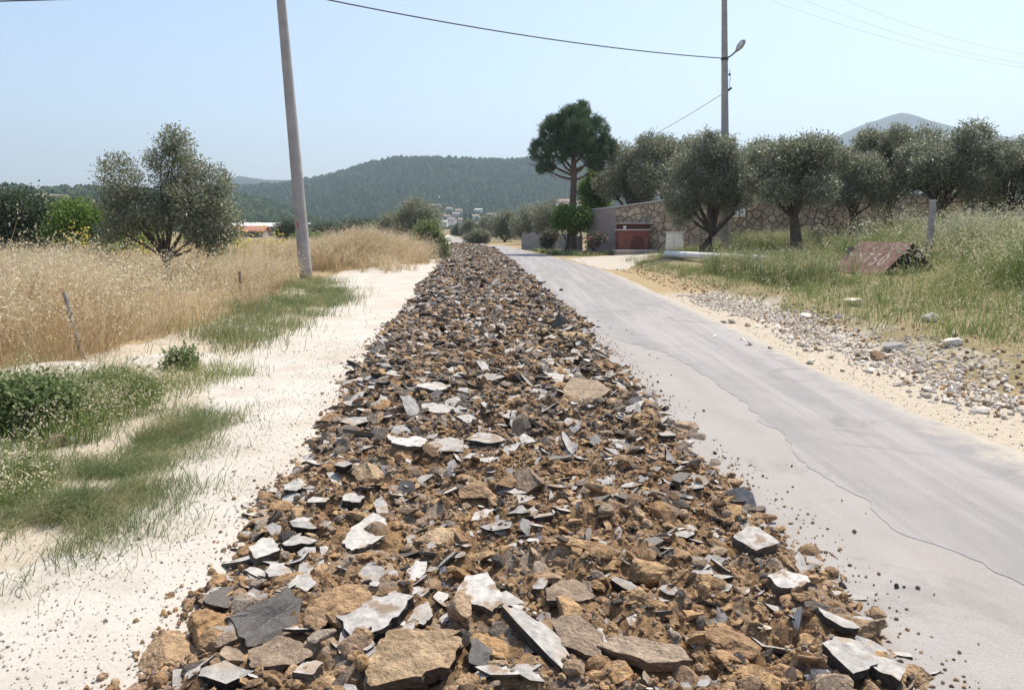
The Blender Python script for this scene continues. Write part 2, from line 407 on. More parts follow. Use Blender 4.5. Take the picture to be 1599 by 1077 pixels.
# ------------------------------------------------------------------ ground sheet to the horizon
def grow(a, b, step, k):
    out = [a]
    while out[-1] < b: out.append(out[-1] + max(step, abs(out[-1] - a) * k))
    return out
xs_p = np.array(grow(9.0, 4200, .16, .09)); xs_n = -np.array(grow(9.0, 4200, .16, .09))[::-1]
xs = np.concatenate([xs_n, np.arange(-8.84, 8.9, .16), xs_p])
ys = np.concatenate([-np.array(grow(2, 400, .5, .25))[::-1], np.arange(-1.5, 26, .16), np.array(grow(26, 4200, .25, .06))])
gx, gy = np.meshgrid(xs, ys)
gz = terrain(gx, gy)
under = ((gx > ip(RL, gy) + .15) & (gx < ip(AR, gy) - .12) & (gy < 135))
gz = np.where(under, gz - .035, gz)
V = np.stack([gx.ravel(), gy.ravel(), gz.ravel()], 1)
ny, nx = gx.shape
idx = np.arange(ny * nx).reshape(ny, nx)
F = np.stack([idx[:-1, :-1].ravel(), idx[:-1, 1:].ravel(), idx[1:, 1:].ravel(), idx[1:, :-1].ravel()], 1)
me = np_mesh('ground', V, [F], [M['ground']], smooth=True)
def in_poly(x, y, P):
    P = np.asarray(P); inside = np.zeros(x.shape, bool)
    for (x1, y1), (x2, y2) in zip(P, np.roll(P, -1, 0)):
        c = ((y1 > y) != (y2 > y))
        inside ^= c & (x < (x2 - x1) * (y - y1) / ((y2 - y1) if y2 != y1 else 1e-9) + x1)
    return inside
def pxpoly(pts): return [GT(*p) for p in pts]
xj = gx + .35 * (fbm(gx * 1.2, gy * 1.2, 3, 21) - .5); yj = gy
dust = (sstep(-.25, .25, xj - ip(TL, yj)) * (gx < ip(RR, gy) - .3)).astype(float)
dust = np.maximum(dust, (gy < 3.2) * (gx < 0) * .9)
for cxx, cyy, rx, ry in ((-5.2, 8.4, .85, .9), (-4.3, 9.9, .6, .7), (-7.6, 24.0, 1.0, 1.2)):
    dust = np.maximum(dust, .95 * np.exp(-(((gx - cxx) / rx) ** 2 + ((gy - cyy) / ry) ** 2) ** 2))
sandm = np.zeros_like(gx)
sh = xj - ip(AR, yj)
sandm = np.maximum(sandm, sstep(-.3, .05, sh) * (1 - sstep(.7 + .03 * gy, 1.3 + .04 * gy, sh)) * (1 - sstep(17, 24, gy)) * .95)
sandm = np.maximum(sandm, .75 * (gx < -2) * (xj > ip(TL, yj) - 1.6) * (gy < 24))
dust = np.maximum(dust, .40 * (sh > .7) * (sh < 2.0) * (gy < 17) * (.5 + fbm(gx * 1.1, gy * 1.1, 3, 71)))
greenm = .9 * ((sh > 1.5) & (gy < 60) & (gx > 0)).astype(float)
greenm = np.maximum(greenm, .9 * sstep(75, 95, gy))
col = np.stack([dust.ravel(), sandm.ravel(), greenm.ravel(), np.ones(dust.size)], 1).astype(np.float32)
ca = me.color_attributes.new('zone', 'FLOAT_COLOR', 'POINT'); ca.data.foreach_set('color', col.ravel())
link('ground', me, kind='structure', label='pale dusty earth and dry soil running to the hills')

# ------------------------------------------------------------------ asphalt lane and its newer overlay
def strip(name, fl, fr, y0, y1, z, thick, mat, dy=.06, ncol=10, rag=.05, seed=1, **kw):
    yy = [y0]
    while yy[-1] < y1: yy.append(yy[-1] + max(dy, yy[-1] * .008))
    yy = np.array(yy)
    l = fl(yy) + rag * 2 * (fbm(yy * 3.1, yy * 0 + seed, 5, seed) - .5); r = fr(yy) + .14 * (fbm(yy * 1.1, yy * 0 + seed, 5, seed + 9) - .5)
    t = np.linspace(0, 1, ncol)
    X = l[:, None] * (1 - t) + r[:, None] * t; Y = np.repeat(yy[:, None], ncol, 1)
    Z = z + .016 * (fbm(X * .8, Y * .5, 3, 3) - .5)
    n = len(yy); nv = n * ncol
    top = np.stack([X.ravel(), Y.ravel(), Z.ravel()], 1)
    i = np.arange(nv).reshape(n, ncol)
    F = [np.stack([i[:-1, :-1].ravel(), i[:-1, 1:].ravel(), i[1:, 1:].ravel(), i[1:, :-1].ravel()], 1)]
    for c, flip in ((0, 1), (ncol - 1, 0)):
        lo = top[i[:, c]].copy(); lo[:, 2] -= thick
        k = len(top); top = np.concatenate([top, lo]); j = k + np.arange(n)
        q = np.stack([i[:-1, c], i[1:, c], j[1:], j[:-1]], 1)
        F.append(q[:, ::-1] if flip else q)
    return link(name, np_mesh(name, top, F, [mat]), **kw)
strip('asphalt_road', lambda y: ip(RR, y) - .3, lambda y: ip(AR, y) - .06, .8, 74, .018, .06, M['asphalt_base'], seed=2, kind='structure', label='dusty pale worn strip of the old asphalt lane')
strip('asphalt_overlay', lambda y: np.where(y < 12.9, ip(CK, y), ip(RR, y) - .25), lambda y: ip(AR, y), .8, 74.3, .0212, .006, M['asphalt'], rag=.12, seed=5, kind='structure', label='grey asphalt lane with a ragged edge beside the rubble')
strip('far_road', lambda y: ip(RL, y) + .6, lambda y: ip(AR, y) - 1.2, 77, 136, .02, .04, M['asphalt_base'], seed=7, kind='structure', label='pale road running on beyond the rubble')
# stained apron in front of the fountain
ap = [(3.55, 30.5), (4.6, 31.5), (5.9, 35.5), (8.2, 41.0), (8.6, 45.2), (7.2, 46.6), (4.5, 46.2), (2.6, 44.2)]
cx_, cy_ = np.mean(ap, 0)
ring = []
for (a, b) in zip(ap, ap[1:] + ap[:1]):
    for t in np.linspace(0, 1, 8, endpoint=False): ring.append((a[0] + (b[0] - a[0]) * t + RNG.normal(0, .06), a[1] + (b[1] - a[1]) * t + RNG.normal(0, .1)))
ring = np.array(ring)
V = [(cx_, cy_, max(tz(cx_, cy_), 0) + .055)]
for k in (.33, .66, 1.0):
    for x, y in ring: V.append((cx_ + (x - cx_) * k, cy_ + (y - cy_) * k, max(tz(cx_ + (x - cx_) * k, cy_ + (y - cy_) * k), .0) + (.055 if k < .9 else -.03)))
n = len(ring); F3 = [(0, 1 + i, 1 + (i + 1) % n) for i in range(n)]; F4 = []
for k in range(2):
    for i in range(n): F4.append((1 + k * n + i, 1 + (k + 1) * n + i, 1 + (k + 1) * n + (i + 1) % n, 1 + k * n + (i + 1) % n))
link('yard_apron', np_mesh('yard_apron', V, [np.array(F3), np.array(F4)], [M['apron']]), kind='structure', label='stained paved apron in front of the fountain')

# ------------------------------------------------------------------ hills
def ridge(tab, px): return np.interp(px, [a for a, _ in tab], [b for _, b in tab])
def hill_h(tab, r0, r1, x, y, seed, rough):
    r = np.hypot(x, y); px = CX + FPX * x / np.maximum(y, 1)
    top = np.maximum(0, (HOR - ridge(tab, px))) / FPX * r1 * np.cos(np.arctan2(x, y)) + 1.0
    t = (r - r0) / (r1 - r0)
    prof = np.where(t < 1, sstep(-.05, 1.05, t) ** 1.05, 1 - .35 * np.clip(t - 1, 0, 2))
    return (top * prof + rough * (fbm(x / 90, y / 90, 4, seed) - .5) * np.clip(prof, 0, 1) * 1.2) * sstep(0, .05, t) - 1.5 * (1 - sstep(0, .05, t))
def hill(name, tab, r0, r1, mat, seed, rough, label, ns=150, nr=60):
    px = np.linspace(tab[0][0], tab[-1][0], ns); rr = np.linspace(r0, r1 * 1.25, nr)
    PX, R = np.meshgrid(px, rr)
    a = np.arctan((PX - CX) / FPX)
    x = R * np.sin(a); y = R * np.cos(a)
    z = hill_h(tab, r0, r1, x, y, seed, rough)
    V = np.stack([x.ravel(), y.ravel(), z.ravel()], 1)
    i = np.arange(V.shape[0]).reshape(nr, ns)
    F = np.stack([i[:-1, :-1].ravel(), i[:-1, 1:].ravel(), i[1:, 1:].ravel(), i[1:, :-1].ravel()], 1)
    link(name, np_mesh(name, V, [F], [mat], smooth=True), kind='structure', label=label)
TA = [(150, 330), (300, 303), (380, 299), (440, 294), (500, 285), (540, 275), (580, 266), (640, 257), (690, 254), (740, 256), (800, 255), (850, 253), (900, 255), (960, 259), (1020, 263), (1100, 272), (1250, 300), (1400, 335)]
TB = [(-500, 300), (-200, 296), (0, 294), (60, 296), (150, 299), (220, 302), (300, 306), (380, 312), (460, 330), (520, 352)]
TC = [(200, 300), (330, 291), (380, 283), (420, 286), (480, 285), (540, 290), (640, 300)]
TD = [(1000, 300), (1120, 285), (1200, 255), (1250, 235), (1290, 216), (1320, 202), (1345, 194), (1370, 189), (1390, 188), (1410, 190), (1440, 197), (1490, 210), (1550, 219), (1599, 224), (1700, 240), (2000, 260), (2400, 290)]
hill('forest_hill', TA, 650, 1250, M['hill'], 31, 16, 'long hill covered in dark pine forest')
hill('scrub_hill', TB, 380, 620, M['hill_tan'], 41, 9, 'low scrub-covered hill with bare tan patches on the left')
hill('pale_hill', TC, 1500, 2100, M['mountain'], 51, 30, 'pale far hill behind the leaning pole')
hill('mountain', TD, 1700, 2700, M['mountain'], 61, 25, 'blue rounded mountain beyond the olive trees', 120, 50)

def cones(n, tab, r0, r1, seed, px0, px1, tmin, tmax, hmin, hmax, wid, mask=None, rough=16, hseed=31):
    """far-off wood: many small rough tree shapes joined"""
    g = np.random.default_rng(seed)
    px = g.uniform(px0, px1, n); t = g.uniform(tmin, tmax, n); r = r0 + (r1 - r0) * t
    a = np.arctan((px - CX) / FPX); x = r * np.sin(a); y = r * np.cos(a)
    if mask is not None:
        k = mask(x, y, px, t, g); x, y, r = x[k], y[k], r[k]
    n = len(x)
    z = hill_h(tab, r0, r1, x, y, hseed, rough) - .6
    h = g.uniform(hmin, hmax, n); w = h * wid * g.uniform(.75, 1.3, n)
    m = 6
    ph = g.uniform(0, 6.28, n)
    lv = [(.05, .75), (.35, 1.0), (.7, .62), (1.0, 0.04)]
    Vs = []
    for f, wr in lv:
        for k in range(m):
            jj = g.uniform(.75, 1.25, n)
            Vs.append(np.stack([x + w * wr * .5 * jj * np.cos(ph + k * 2 * math.pi / m), y + w * wr * .5 * jj * np.sin(ph + k * 2 * math.pi / m), z + h * f * g.uniform(.94, 1.06, n)], 1))
    V = np.stack(Vs, 1)
    nv = V.shape[1]
    base = (np.arange(n) * nv)[:, None]
    Fs = []
    for l in range(len(lv) - 1):
        for k in range(m):
            q = np.array([l * m + k, l * m + (k + 1) % m, (l + 1) * m + (k + 1) % m, (l + 1) * m + k]); Fs.append(base + q)
    return V.reshape(-1, 3), np.concatenate(Fs)
def stuff(name, me, label, cat, loc=None): return link(name, me, label=label, cat=cat, kind='stuff', loc=loc)
V, F = cones(22000, TA, 650, 1250, 5, 200, 1400, 0.0, 1.06, 5, 9.5, .75)
V2, F2 = cones(2600, TA, 650, 1250, 6, 640, 1150, 0.0, .6, 3, 7, 1.2)
stuff('pine_forest', np_mesh('pine_forest', np.concatenate([V, V2]), [F, F2 + len(V)], [M['forest']]), 'dark pine forest covering the long hill', 'forest')
V, F = cones(7000, TB, 380, 620, 9, -420, 520, -.02, 1.04, 1.6, 4.6, 1.35, lambda x, y, px, t, g: fbm(x / 45, y / 45, 3, 78) > .40, 9, 41)
stuff('hillside_scrub', np_mesh('hillside_scrub', V, [F], [M['scrub']]), 'dark scrub and small trees scattered over the low left hill', 'scrub')
# ------------------------------------------------------------------ broken pieces: shapes
def ico(sub):
    bm = bmesh.new(); bmesh.ops.create_icosphere(bm, subdivisions=sub, radius=1.0)
    V = np.array([v.co[:] for v in bm.verts]); F = np.array([[v.index for v in f.verts] for f in bm.faces]); bm.free()
    return V, F
ICO = {k: ico(k) for k in (1, 2, 3, 4)}
def n3(P, s, seed): return (fbm(P[:, 0] * s + 7.3, P[:, 1] * s + P[:, 2] * s * .71, 3, seed) + fbm(P[:, 2] * s + 1.3, P[:, 0] * s * .6 - P[:, 1] * s * .8, 3, seed + 5)) - 1.0
def clod_shape(sub, seed, flat=.6, planes=11, rough=.2):
    g = np.random.default_rng(seed)
    V, F = ICO[sub]; V = V.copy()
    for _ in range(planes):                       # knock flats off the lump
        n = g.normal(size=3); n /= np.linalg.norm(n); d = g.uniform(.38, .78)
        s = V @ n; V = V - np.clip(s - d, 0, None)[:, None] * n
    V *= (1 + rough * n3(V, 1.7, seed) + rough * .6 * (n3(V, 5, seed + 3) if sub > 2 else 0))[:, None]
    V *= np.array([g.uniform(.85, 1.2), g.uniform(.7, 1.0), flat])
    return V, F, np.zeros(len(F), int)
def shard_shape(seed, n=6, thick=.16, sub=2, rings=1, elong=1.0, rows=1, jag=.09):
    g = np.random.default_rng(seed)
    a = np.sort((np.arange(n) + g.uniform(-.36, .36, n)) * 2 * math.pi / n)
    r = g.uniform(.62, 1.05, n)
    P = np.stack([np.cos(a) * r * elong, np.sin(a) * r / math.sqrt(elong)], 1)
    R = []
    for p, q in zip(P, np.roll(P, -1, 0)):
        for k in range(sub):
            t = k / sub; w = p * (1 - t) + q * t
            R.append(w + g.normal(0, jag * (.35 if k == 0 else 1), 2) * .6)
    R = np.array(R); m = len(R)
    V = [np.array([[*R.mean(0), thick / 2 + (g.normal(0, .02) if rings == 1 else 0)]])]
    for k in range(1, rings + 1):
        f = k / rings; ring = R.mean(0) + (R - R.mean(0)) * f
        zz = thick / 2 + (g.normal(0, .018, m) if rings == 1 else np.zeros(m)) - (.02 if k == rings else 0)
        V.append(np.column_stack([ring, zz]))
    F = [[0, 1 + i, 1 + (i + 1) % m] for i in range(m)]; mi = [0] * m
    b = 1
    for k in range(rings - 1):
        for i in range(m):
            A, B, C, D = b + i, b + (i + 1) % m, b + m + (i + 1) % m, b + m + i
            F += [[A, D, C], [A, C, B]]; mi += [0, 0]
        b += m
    nv = 1 + rings * m
    for k in range(1, rows + 1):
        f = k / rows; ring = R.mean(0) + (R - R.mean(0)) * (1 + g.normal(0, .05, m)[:, None] - .06 * f)
        V.append(np.column_stack([ring, thick / 2 - thick * f + g.normal(0, .02, m)]))
        for i in range(m):
            A, B, C, D = b + i, b + (i + 1) % m, nv + (i + 1) % m, nv + i
            F += [[A, D, C], [A, C, B]]; mi += [1, 1]
        b = nv; nv += m
    V.append(np.array([[*R.mean(0), -thick / 2]]))
    F += [[nv, b + (i + 1) % m, b + i] for i in range(m)]; mi += [2] * m
    return np.concatenate(V), np.array(F), np.array(mi)
SHARDS = [shard_shape(100 + k, n=int(4 + k % 4), thick=[.14, .2, .28][k % 3], sub=2, elong=[1, 1.3, 1.7][k % 3]) for k in range(14)]
CLODS = [clod_shape(3 if k < 0 else 2, 200 + k, [.42, .58, .34][k % 3]) for k in range(12)]
CRUMBS = [clod_shape(1, 300 + k, .7, 5, .2) for k in range(8)]

def rotm(rx, ry, rz):
    cx, sx, cy, sy, cz, sz = np.cos(rx), np.sin(rx), np.cos(ry), np.sin(ry), np.cos(rz), np.sin(rz)
    n = len(rx); Rm = np.zeros((n, 3, 3))
    Rm[:, 0, 0] = cz * cy; Rm[:, 0, 1] = cz * sy * sx - sz * cx; Rm[:, 0, 2] = cz * sy * cx + sz * sx
    Rm[:, 1, 0] = sz * cy; Rm[:, 1, 1] = sz * sy * sx + cz * cx; Rm[:, 1, 2] = sz * sy * cx - cz * sx
    Rm[:, 2, 0] = -sy; Rm[:, 2, 1] = cy * sx; Rm[:, 2, 2] = cy * cx
    return Rm
def joined(name, protos, P, S, rot, mats, g):
    """many small pieces as one mesh"""
    which = g.integers(0, len(protos), len(P)); Vs, Fs, Ms = [], [], []; off = 0
    Rm = rotm(*rot)
    for k, (V, F, mi) in enumerate(protos):
        s = np.where(which == k)[0]
        if not len(s): continue
        W = np.einsum('nij,vj->nvi', Rm[s], V) * S[s][:, None, None] + P[s][:, None, :]
        Vs.append(W.reshape(-1, 3)); Fs.append((F[None] + (off + np.arange(len(s)) * len(V))[:, None, None]).reshape(-1, 3)); Ms.append(np.tile(mi, len(s)))
        off += len(s) * len(V)
    return np_mesh(name, np.concatenate(Vs), [np.concatenate(Fs)], mats, np.concatenate(Ms))

# ------------------------------------------------------------------ torn-up lane
def edgeL(y): return ip(RL, y) + .30 * (fbm(y * 1.6, y * 0 + 2.2, 4, 90) - .5) + .45 * (fbm(y * .45, y * 0 + 1.2, 3, 190) - .5) * sstep(4, 9, y)
def edgeR(y): return ip(RR, y) - .03 + .42 * (fbm(y * 1.7, y * 0 + 5.2, 4, 91) - .5) + .35 * (fbm(y * .5, y * 0 + 7.2, 3, 191) - .5) * sstep(4, 9, y)
def bed(x, y):
    l, r = edgeL(y), edgeR(y)
    d = np.minimum(x - l, r - x)
    e = sstep(-.02, .42, d)
    bl = lambda s, sd: np.abs(fbm(x * s, y * s, 3, sd) - .5) * 2
    tr = np.exp(-(((x - l) / np.maximum(r - l, .1) - .36) / .07) ** 2) + np.exp(-(((x - l) / np.maximum(r - l, .1) - .80) / .07) ** 2)
    h = .015 + .075 * fbm(x * 1.3, y * 1.1, 3, 92) + .14 * bl(3.6, 93) + .075 * bl(9, 94) + .03 * fbm(x * 26, y * 26, 2, 95)
    return e * (h - .045 * tr) - .03 * (1 - sstep(-.05, .05, d))
yy = [1.6]
while yy[-1] < 79: yy.append(yy[-1] + max(.022, yy[-1] * .0042))
yy = np.array(yy); t = np.linspace(-.03, 1.03, 150)
X = edgeL(yy)[:, None] * (1 - t) + edgeR(yy)[:, None] * t; Y = np.repeat(yy[:, None], len(t), 1)
Z = bed(X, Y) * (1 - sstep(76, 79, Y))
i = np.arange(X.size).reshape(X.shape)
F = np.stack([i[:-1, :-1].ravel(), i[:-1, 1:].ravel(), i[1:, 1:].ravel(), i[1:, :-1].ravel()], 1)
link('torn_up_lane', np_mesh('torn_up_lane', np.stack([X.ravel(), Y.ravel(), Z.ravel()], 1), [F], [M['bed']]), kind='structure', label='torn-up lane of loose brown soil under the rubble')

def bedpt(px, py):
    """spot on the rubble seen at a pixel"""
    u, dy, dz = gray(px, py); z = .08
    for _ in range(10):
        tt = (z - H) / dz; z = .5 * z + .5 * float(bed(np.array(u * tt), np.array(dy * tt)))
    return u * tt, dy * tt, z
MATS = {'grey': 'slab_top', 'pale': 'slab_pale', 'brown': 'slab_brown', 'tan': 'slab_tan', 'dark': 'slab_dark'}
R_ = math.radians
placed = []
def hero_shard(px, py, w, l, thick, yaw, pitch, roll, tone, label, seed, n=6, name='asphalt_chunk', cat='asphalt chunk', lift=0.0):
    V, F, mi = shard_shape(seed, n=n, thick=1.0, sub=5, rings=3, rows=3, jag=.05)
    w, l = w * .92, l * .92
    if tone in ('brown', 'tan'): thick *= .66
    sx = w / np.ptp(V[:, 0]); sy = l / np.ptp(V[:, 1])
    V = V * np.array([sx, sy, thick])
    V[:, 2] += (fbm(V[:, 0] * 14 + seed, V[:, 1] * 14, 3, seed) - .5) * .022
    x, y, z = bedpt(px, py)
    me = np_mesh(name, V, [F], [M[MATS[tone]], M['slab_side' if tone in ('grey', 'pale', 'dark') else 'slab_under'], M['slab_under']], mi)
    up = .5 * (abs(math.sin(R_(pitch))) * l + abs(math.sin(R_(roll))) * w) * .55
    link(name, me, label=label, cat=cat, group='rubble of the torn-up lane', loc=(x, y, z + thick * .42 + up + lift), rot=(R_(pitch), R_(roll), R_(yaw)))
    placed.append((x, y, .42 * max(w, l)))
def hero_clod(px, py, w, l, h, yaw, pitch, roll, tone, label, seed):
    V, F, mi = clod_shape(4, seed, .75, 9, .24); V = V * (1 + .10 * n3(V, 9, seed + 8) + .07 * n3(V, 19, seed + 9))[:, None]
    V = V / np.ptp(V, 0) * np.array([w, l, h])
    x, y, z = bedpt(px, py)
    me = np_mesh('soil_clod', V, [F], [M[MATS.get(tone, 'clod')] if tone != 'clod' else M['clod']], None, smooth=False)
    link('soil_clod', me, label=label, cat='soil clod', group='rubble of the torn-up lane', loc=(x, y, z + h * .3), rot=(R_(pitch), R_(roll), R_(yaw)))
    placed.append((x, y, .42 * max(w, l)))
HS = [
 (424, 990, .34, .20, .035, 52, 62, 0, 'dark', 'dark smooth asphalt slab standing on edge at the lower left', 1, 5),
 (588, 978, .32, .33, .05, -8, 8, -3, 'grey', 'large flat grey asphalt slab with a small dark stone on it', 2, 6),
 (746, 946, .24, .33, .05, 4, 7, 3, 'grey', 'squarish pitted grey asphalt slab with a black notch in its front edge', 3, 5),
 (838, 1012, .13, .42, .045, 38, 14, 6, 'pale', 'long narrow whitish asphalt sliver pointing to the bottom edge', 4, 5),
 (442, 1040, .26, .20, .09, 5, 6, 3, 'brown', 'grey-brown block below the slab standing on edge', 5, 6),
 (902, 1016, .20, .26, .10, 10, 16, -4, 'brown', 'brown squarish block beside the long white sliver', 6, 5),
 (1002, 1032, .38, .15, .07, -20, 10, 4, 'brown', 'long brown slab lying at the bottom centre right', 7, 5),
 (886, 936, .24, .20, .05, -8, 10, 5, 'brown', 'flat brown slab above the brown squarish block', 8, 6),
 (350, 1066, .20, .14, .05, 12, 3, 2, 'pale', 'whitish slab cut by the bottom edge on the left', 9, 5),
 (485, 1058, .12, .09, .04, 15, 5, 4, 'pale', 'small pale piece beside the grey-brown block', 10, 5),
 (656, 970, .10, .16, .03, -15, 10, 6, 'pale', 'small pale shard between the two large grey slabs', 11, 5),
 (592, 912, .20, .24, .04, 20, 5, -3, 'grey', 'rounded grey slab just above the largest grey slab', 12, 7),
 (572, 842, .22, .50, .03, -6, 3, 4, 'pale', 'long dusty light grey flat slab left of centre', 13, 7),
 (597, 808, .08, .26, .04, 16, 16, -12, 'pale', 'narrow upright light grey shard', 14, 5),
 (416, 869, .17, .24, .05, 8, 6, 4, 'pale', 'whitish slab at the left rubble edge, largest of its cluster', 15, 6),
 (470, 858, .20, .12, .05, 14, 7, 2, 'pale', 'whitish wedge right of the largest white slab at the left edge', 16, 6),
 (438, 900, .15, .14, .04, 22, 5, 4, 'pale', 'small whitish slab below the white cluster at the left edge', 17, 6),
 (474, 926, .13, .14, .05, 10, 10, 3, 'pale', 'pale block just behind the dark slab standing on edge', 18, 5),
 (459, 771, .16, .14, .05, 10, 10, 3, 'pale', 'whitish angular slab at the left rubble edge, farthest of the near ones', 19, 5),
 (500, 788, .16, .10, .03, 32, 8, 4, 'pale', 'thin white strip of asphalt lying aslant at the left', 20, 4),
 (470, 822, .17, .08, .04, 34, 8, 4, 'pale', 'thin white shard above a flat white shard at the left', 21, 4),
 (478, 834, .19, .07, .05, -4, 8, 4, 'pale', 'flat white shard lying crosswise at the left', 22, 5),
 (551, 794, .14, .13, .06, 6, 8, 3, 'grey', 'pale grey rounded slab left of the narrow upright shard', 23, 6),
 (538, 735, .12, .10, .05, 4, 6, 2, 'pale', 'small pale slab above the tan clod on the left', 24, 5),
 (1182, 862, .24, .25, .06, -24, 8, 8, 'grey', 'grey slab with black broken sides at the right rubble edge', 25, 5),
 (1236, 926, .20, .16, .06, -20, 8, 6, 'grey', 'second grey slab at the right rubble edge, nearer the camera', 26, 6),
 (1310, 980, .10, .19, .03, 42, 8, 6, 'pale', 'narrow cream shard at the right rubble edge', 27, 5),
 (1330, 1038, .24, .22, .05, 16, 8, 3, 'pale', 'cream cracked slab at the lower right', 28, 5),
 (1376, 1056, .16, .20, .05, 26, 8, 5, 'pale', 'cream slab beside the cracked one at the lower right corner of the rubble', 29, 4),
 (977, 930, .17, .07, .05, -30, 14, 8, 'pale', 'slender whitish shard right of centre', 30, 5),
 (1192, 796, .26, .08, .03, 0, 12, 6, 'dark', 'thin black asphalt flake jutting onto the lane', 31, 6),
 (1046, 722, .09, .13, .03, 15, 44, 5, 'grey', 'grey shard standing up near the right rubble edge', 32, 3),
 (806, 804, .13, .10, .03, -12, 26, 8, 'grey', 'grey triangular shard in the middle of the rubble', 33, 3),
 (874, 513, .30, .34, .05, 4, 66, 4, 'dark', 'dark square slab propped upright at the right rubble edge', 34, 4),
 (868, 502, .62, .22, .04, -4, 3, -2, 'grey', 'thin grey slab lying over the upright dark slab', 35, 5),
 (897, 528, .45, .30, .07, 6, 10, 3, 'tan', 'tan slab leaning beside the upright dark slab', 36, 5),
 (912, 622, .50, .66, .10, -12, 9, 4, 'brown', 'big grey-brown slab at the right, largest in the middle distance', 37, 6),
 (559, 666, .30, .22, .05, 14, 6, 2, 'pale', 'white cracked slab at the left rubble edge, middle distance', 38, 6),
 (681, 645, .34, .34, .04, 5, 5, 2, 'pale', 'flat dusty grey slab in the left wheel track', 39, 7),
 (676, 610, .38, .34, .04, 10, 4, 2, 'pale', 'flat dusty grey slab behind another in the left wheel track', 40, 7),
 (869, 598, .26, .26, .05, 20, 10, 4, 'pale', 'white slab just behind the big grey-brown slab', 41, 5),
 (800, 668, .12, .26, .03, 30, 42, 22, 'grey', 'dark grey shard sticking up from the dark heap in the centre', 42, 4),
 (730, 664, .26, .14, .03, 36, 36, 12, 'grey', 'grey tilted shard left of the dark heap in the centre', 43, 4),
 (640, 702, .30, .24, .04, 12, 6, 2, 'grey', 'grey flat piece, leftmost of the flat row below the dark heap', 44, 6),
 (700, 700, .34, .30, .04, -4, 6, 2, 'grey', 'grey flat piece, middle of the flat row below the dark heap', 45, 7),
 (756, 694, .36, .24, .05, 10, 7, 2, 'grey', 'grey flat piece, rightmost of the flat row below the dark heap', 46, 6),
 (617, 588, .24, .26, .03, 28, 6, 3, 'pale', 'pale flat slab near the left edge in the middle distance', 47, 5),
 (770, 598, .36, .28, .04, 0, 9, 3, 'grey', 'light grey slab in the centre of the middle distance', 48, 6),
 (562, 624, .12, .30, .03, -28, 12, 6, 'pale', 'pale narrow shard at the left edge, middle distance', 49, 4),
 (746, 1042, .10, .14, .05, 10, 24, 6, 'dark', 'small dark grey piece beside the big tan clod', 50, 5),
]
for k, h in enumerate(HS):
    hero_shard(*h[:10], seed=900 + h[10] * 7, n=h[11])
hero_shard(645, 1036, .44, .33, .09, 18, 7, -3, 'tan', 'largest tan slab with a flat top at the bottom centre', 1339, 8, 'soil_chunk', 'soil chunk', -.03)
HC = [
 (718, 968, .10, .20, .14, 10, 0, 0, 'clod', 'upright orange-brown clod between the two large grey slabs', 62),
 (772, 1030, .15, .24, .12, 10, 0, 0, 'clod', 'crumbly orange clod right of the largest tan slab', 63),
 (574, 745, .24, .24, .12, 0, 6, 0, 'tan', 'rounded tan clod at the left of the near rubble', 64),
 (690, 855, .30, .22, .09, 24, 10, 0, 'tan', 'yellowish tan clod left of centre', 65),
 (545, 958, .26, .32, .10, 10, 0, 0, 'clod', 'crumbly brown clod behind the dark slab standing on edge', 66),
 (745, 775, .22, .20, .09, -20, 10, 4, 'clod', 'orange-brown clod in the centre', 67),
 (330, 985, .24, .30, .11, 20, 0, 0, 'clod', 'brown clod at the left rubble edge near the bottom', 68),
 (1130, 1010, .24, .24, .11, 0, 0, 0, 'clod', 'brown clod at the lower right inside the rubble', 69),
 (1350, 985, .24, .14, .07, -20, 0, 0, 'clod', 'dark brown clod beyond the narrow cream shard', 70),
 (1425, 1060, .16, .13, .08, -10, 0, 0, 'clod', 'lone orange clod at the lower right corner', 71),
 (262, 1025, .26, .26, .10, 10, 0, 0, 'clod', 'brown clod at the lower left end of the rubble', 72),
 (830, 760, .22, .24, .10, 0, 10, 0, 'brown', 'grey-brown block right of centre', 73),
 (1010, 900, .18, .16, .10, 0, 0, 0, 'clod', 'orange clod right of centre with dark shadow', 74),
]
for h in HC: hero_clod(*h[:10], seed=h[10])

def scatter(n, y0, y1, g, power=1.0):
    y = y0 + (y1 - y0) * g.random(n) ** power
    l, r = edgeL(y), edgeR(y)
    x = l + (r - l) * g.uniform(-.02, 1.02, n)
    return x, y
def clear(x, y):
    k = np.ones(len(x), bool)
    for a, b, r in placed: k &= (x - a) ** 2 + (y - b) ** 2 > r * r
    return k
g = np.random.default_rng(77)
# individuals: the pieces that show largest
shard_me = {}
def proto_mesh(kind, k, mats):
    if (kind, k, mats) not in shard_me:
        V, F, mi = (SHARDS if kind == 's' else CLODS)[k]
        shard_me[(kind, k, mats)] = np_mesh('asphalt_shard' if kind == 's' else 'soil_lump', V, [F], [M[m] for m in mats], mi)
    return shard_me[(kind, k, mats)]
STOPW = set('a an the of with at on in to and by beside between its small above below behind its left right lower upper bottom over near just from onto jutting pointing lying cut two long black'.split())
HANDLES = []
def handle(lb):
    w = lb.split(',')[0].split()[:7]
    while w and w[-1] in STOPW: w.pop()
    return ' '.join(w)
for (hxx, hyy, _), lb in zip(placed, [h[9] for h in HS] + ['largest tan slab'] + [h[9] for h in HC]): HANDLES.append((hxx, hyy, handle(lb)))
TONE = {'slab_pale': 'pale', 'slab_dark': 'black', 'slab_top': 'grey', 'clod_dark': 'dark', 'clod': 'orange-brown', 'slab_brown': 'grey-brown'}
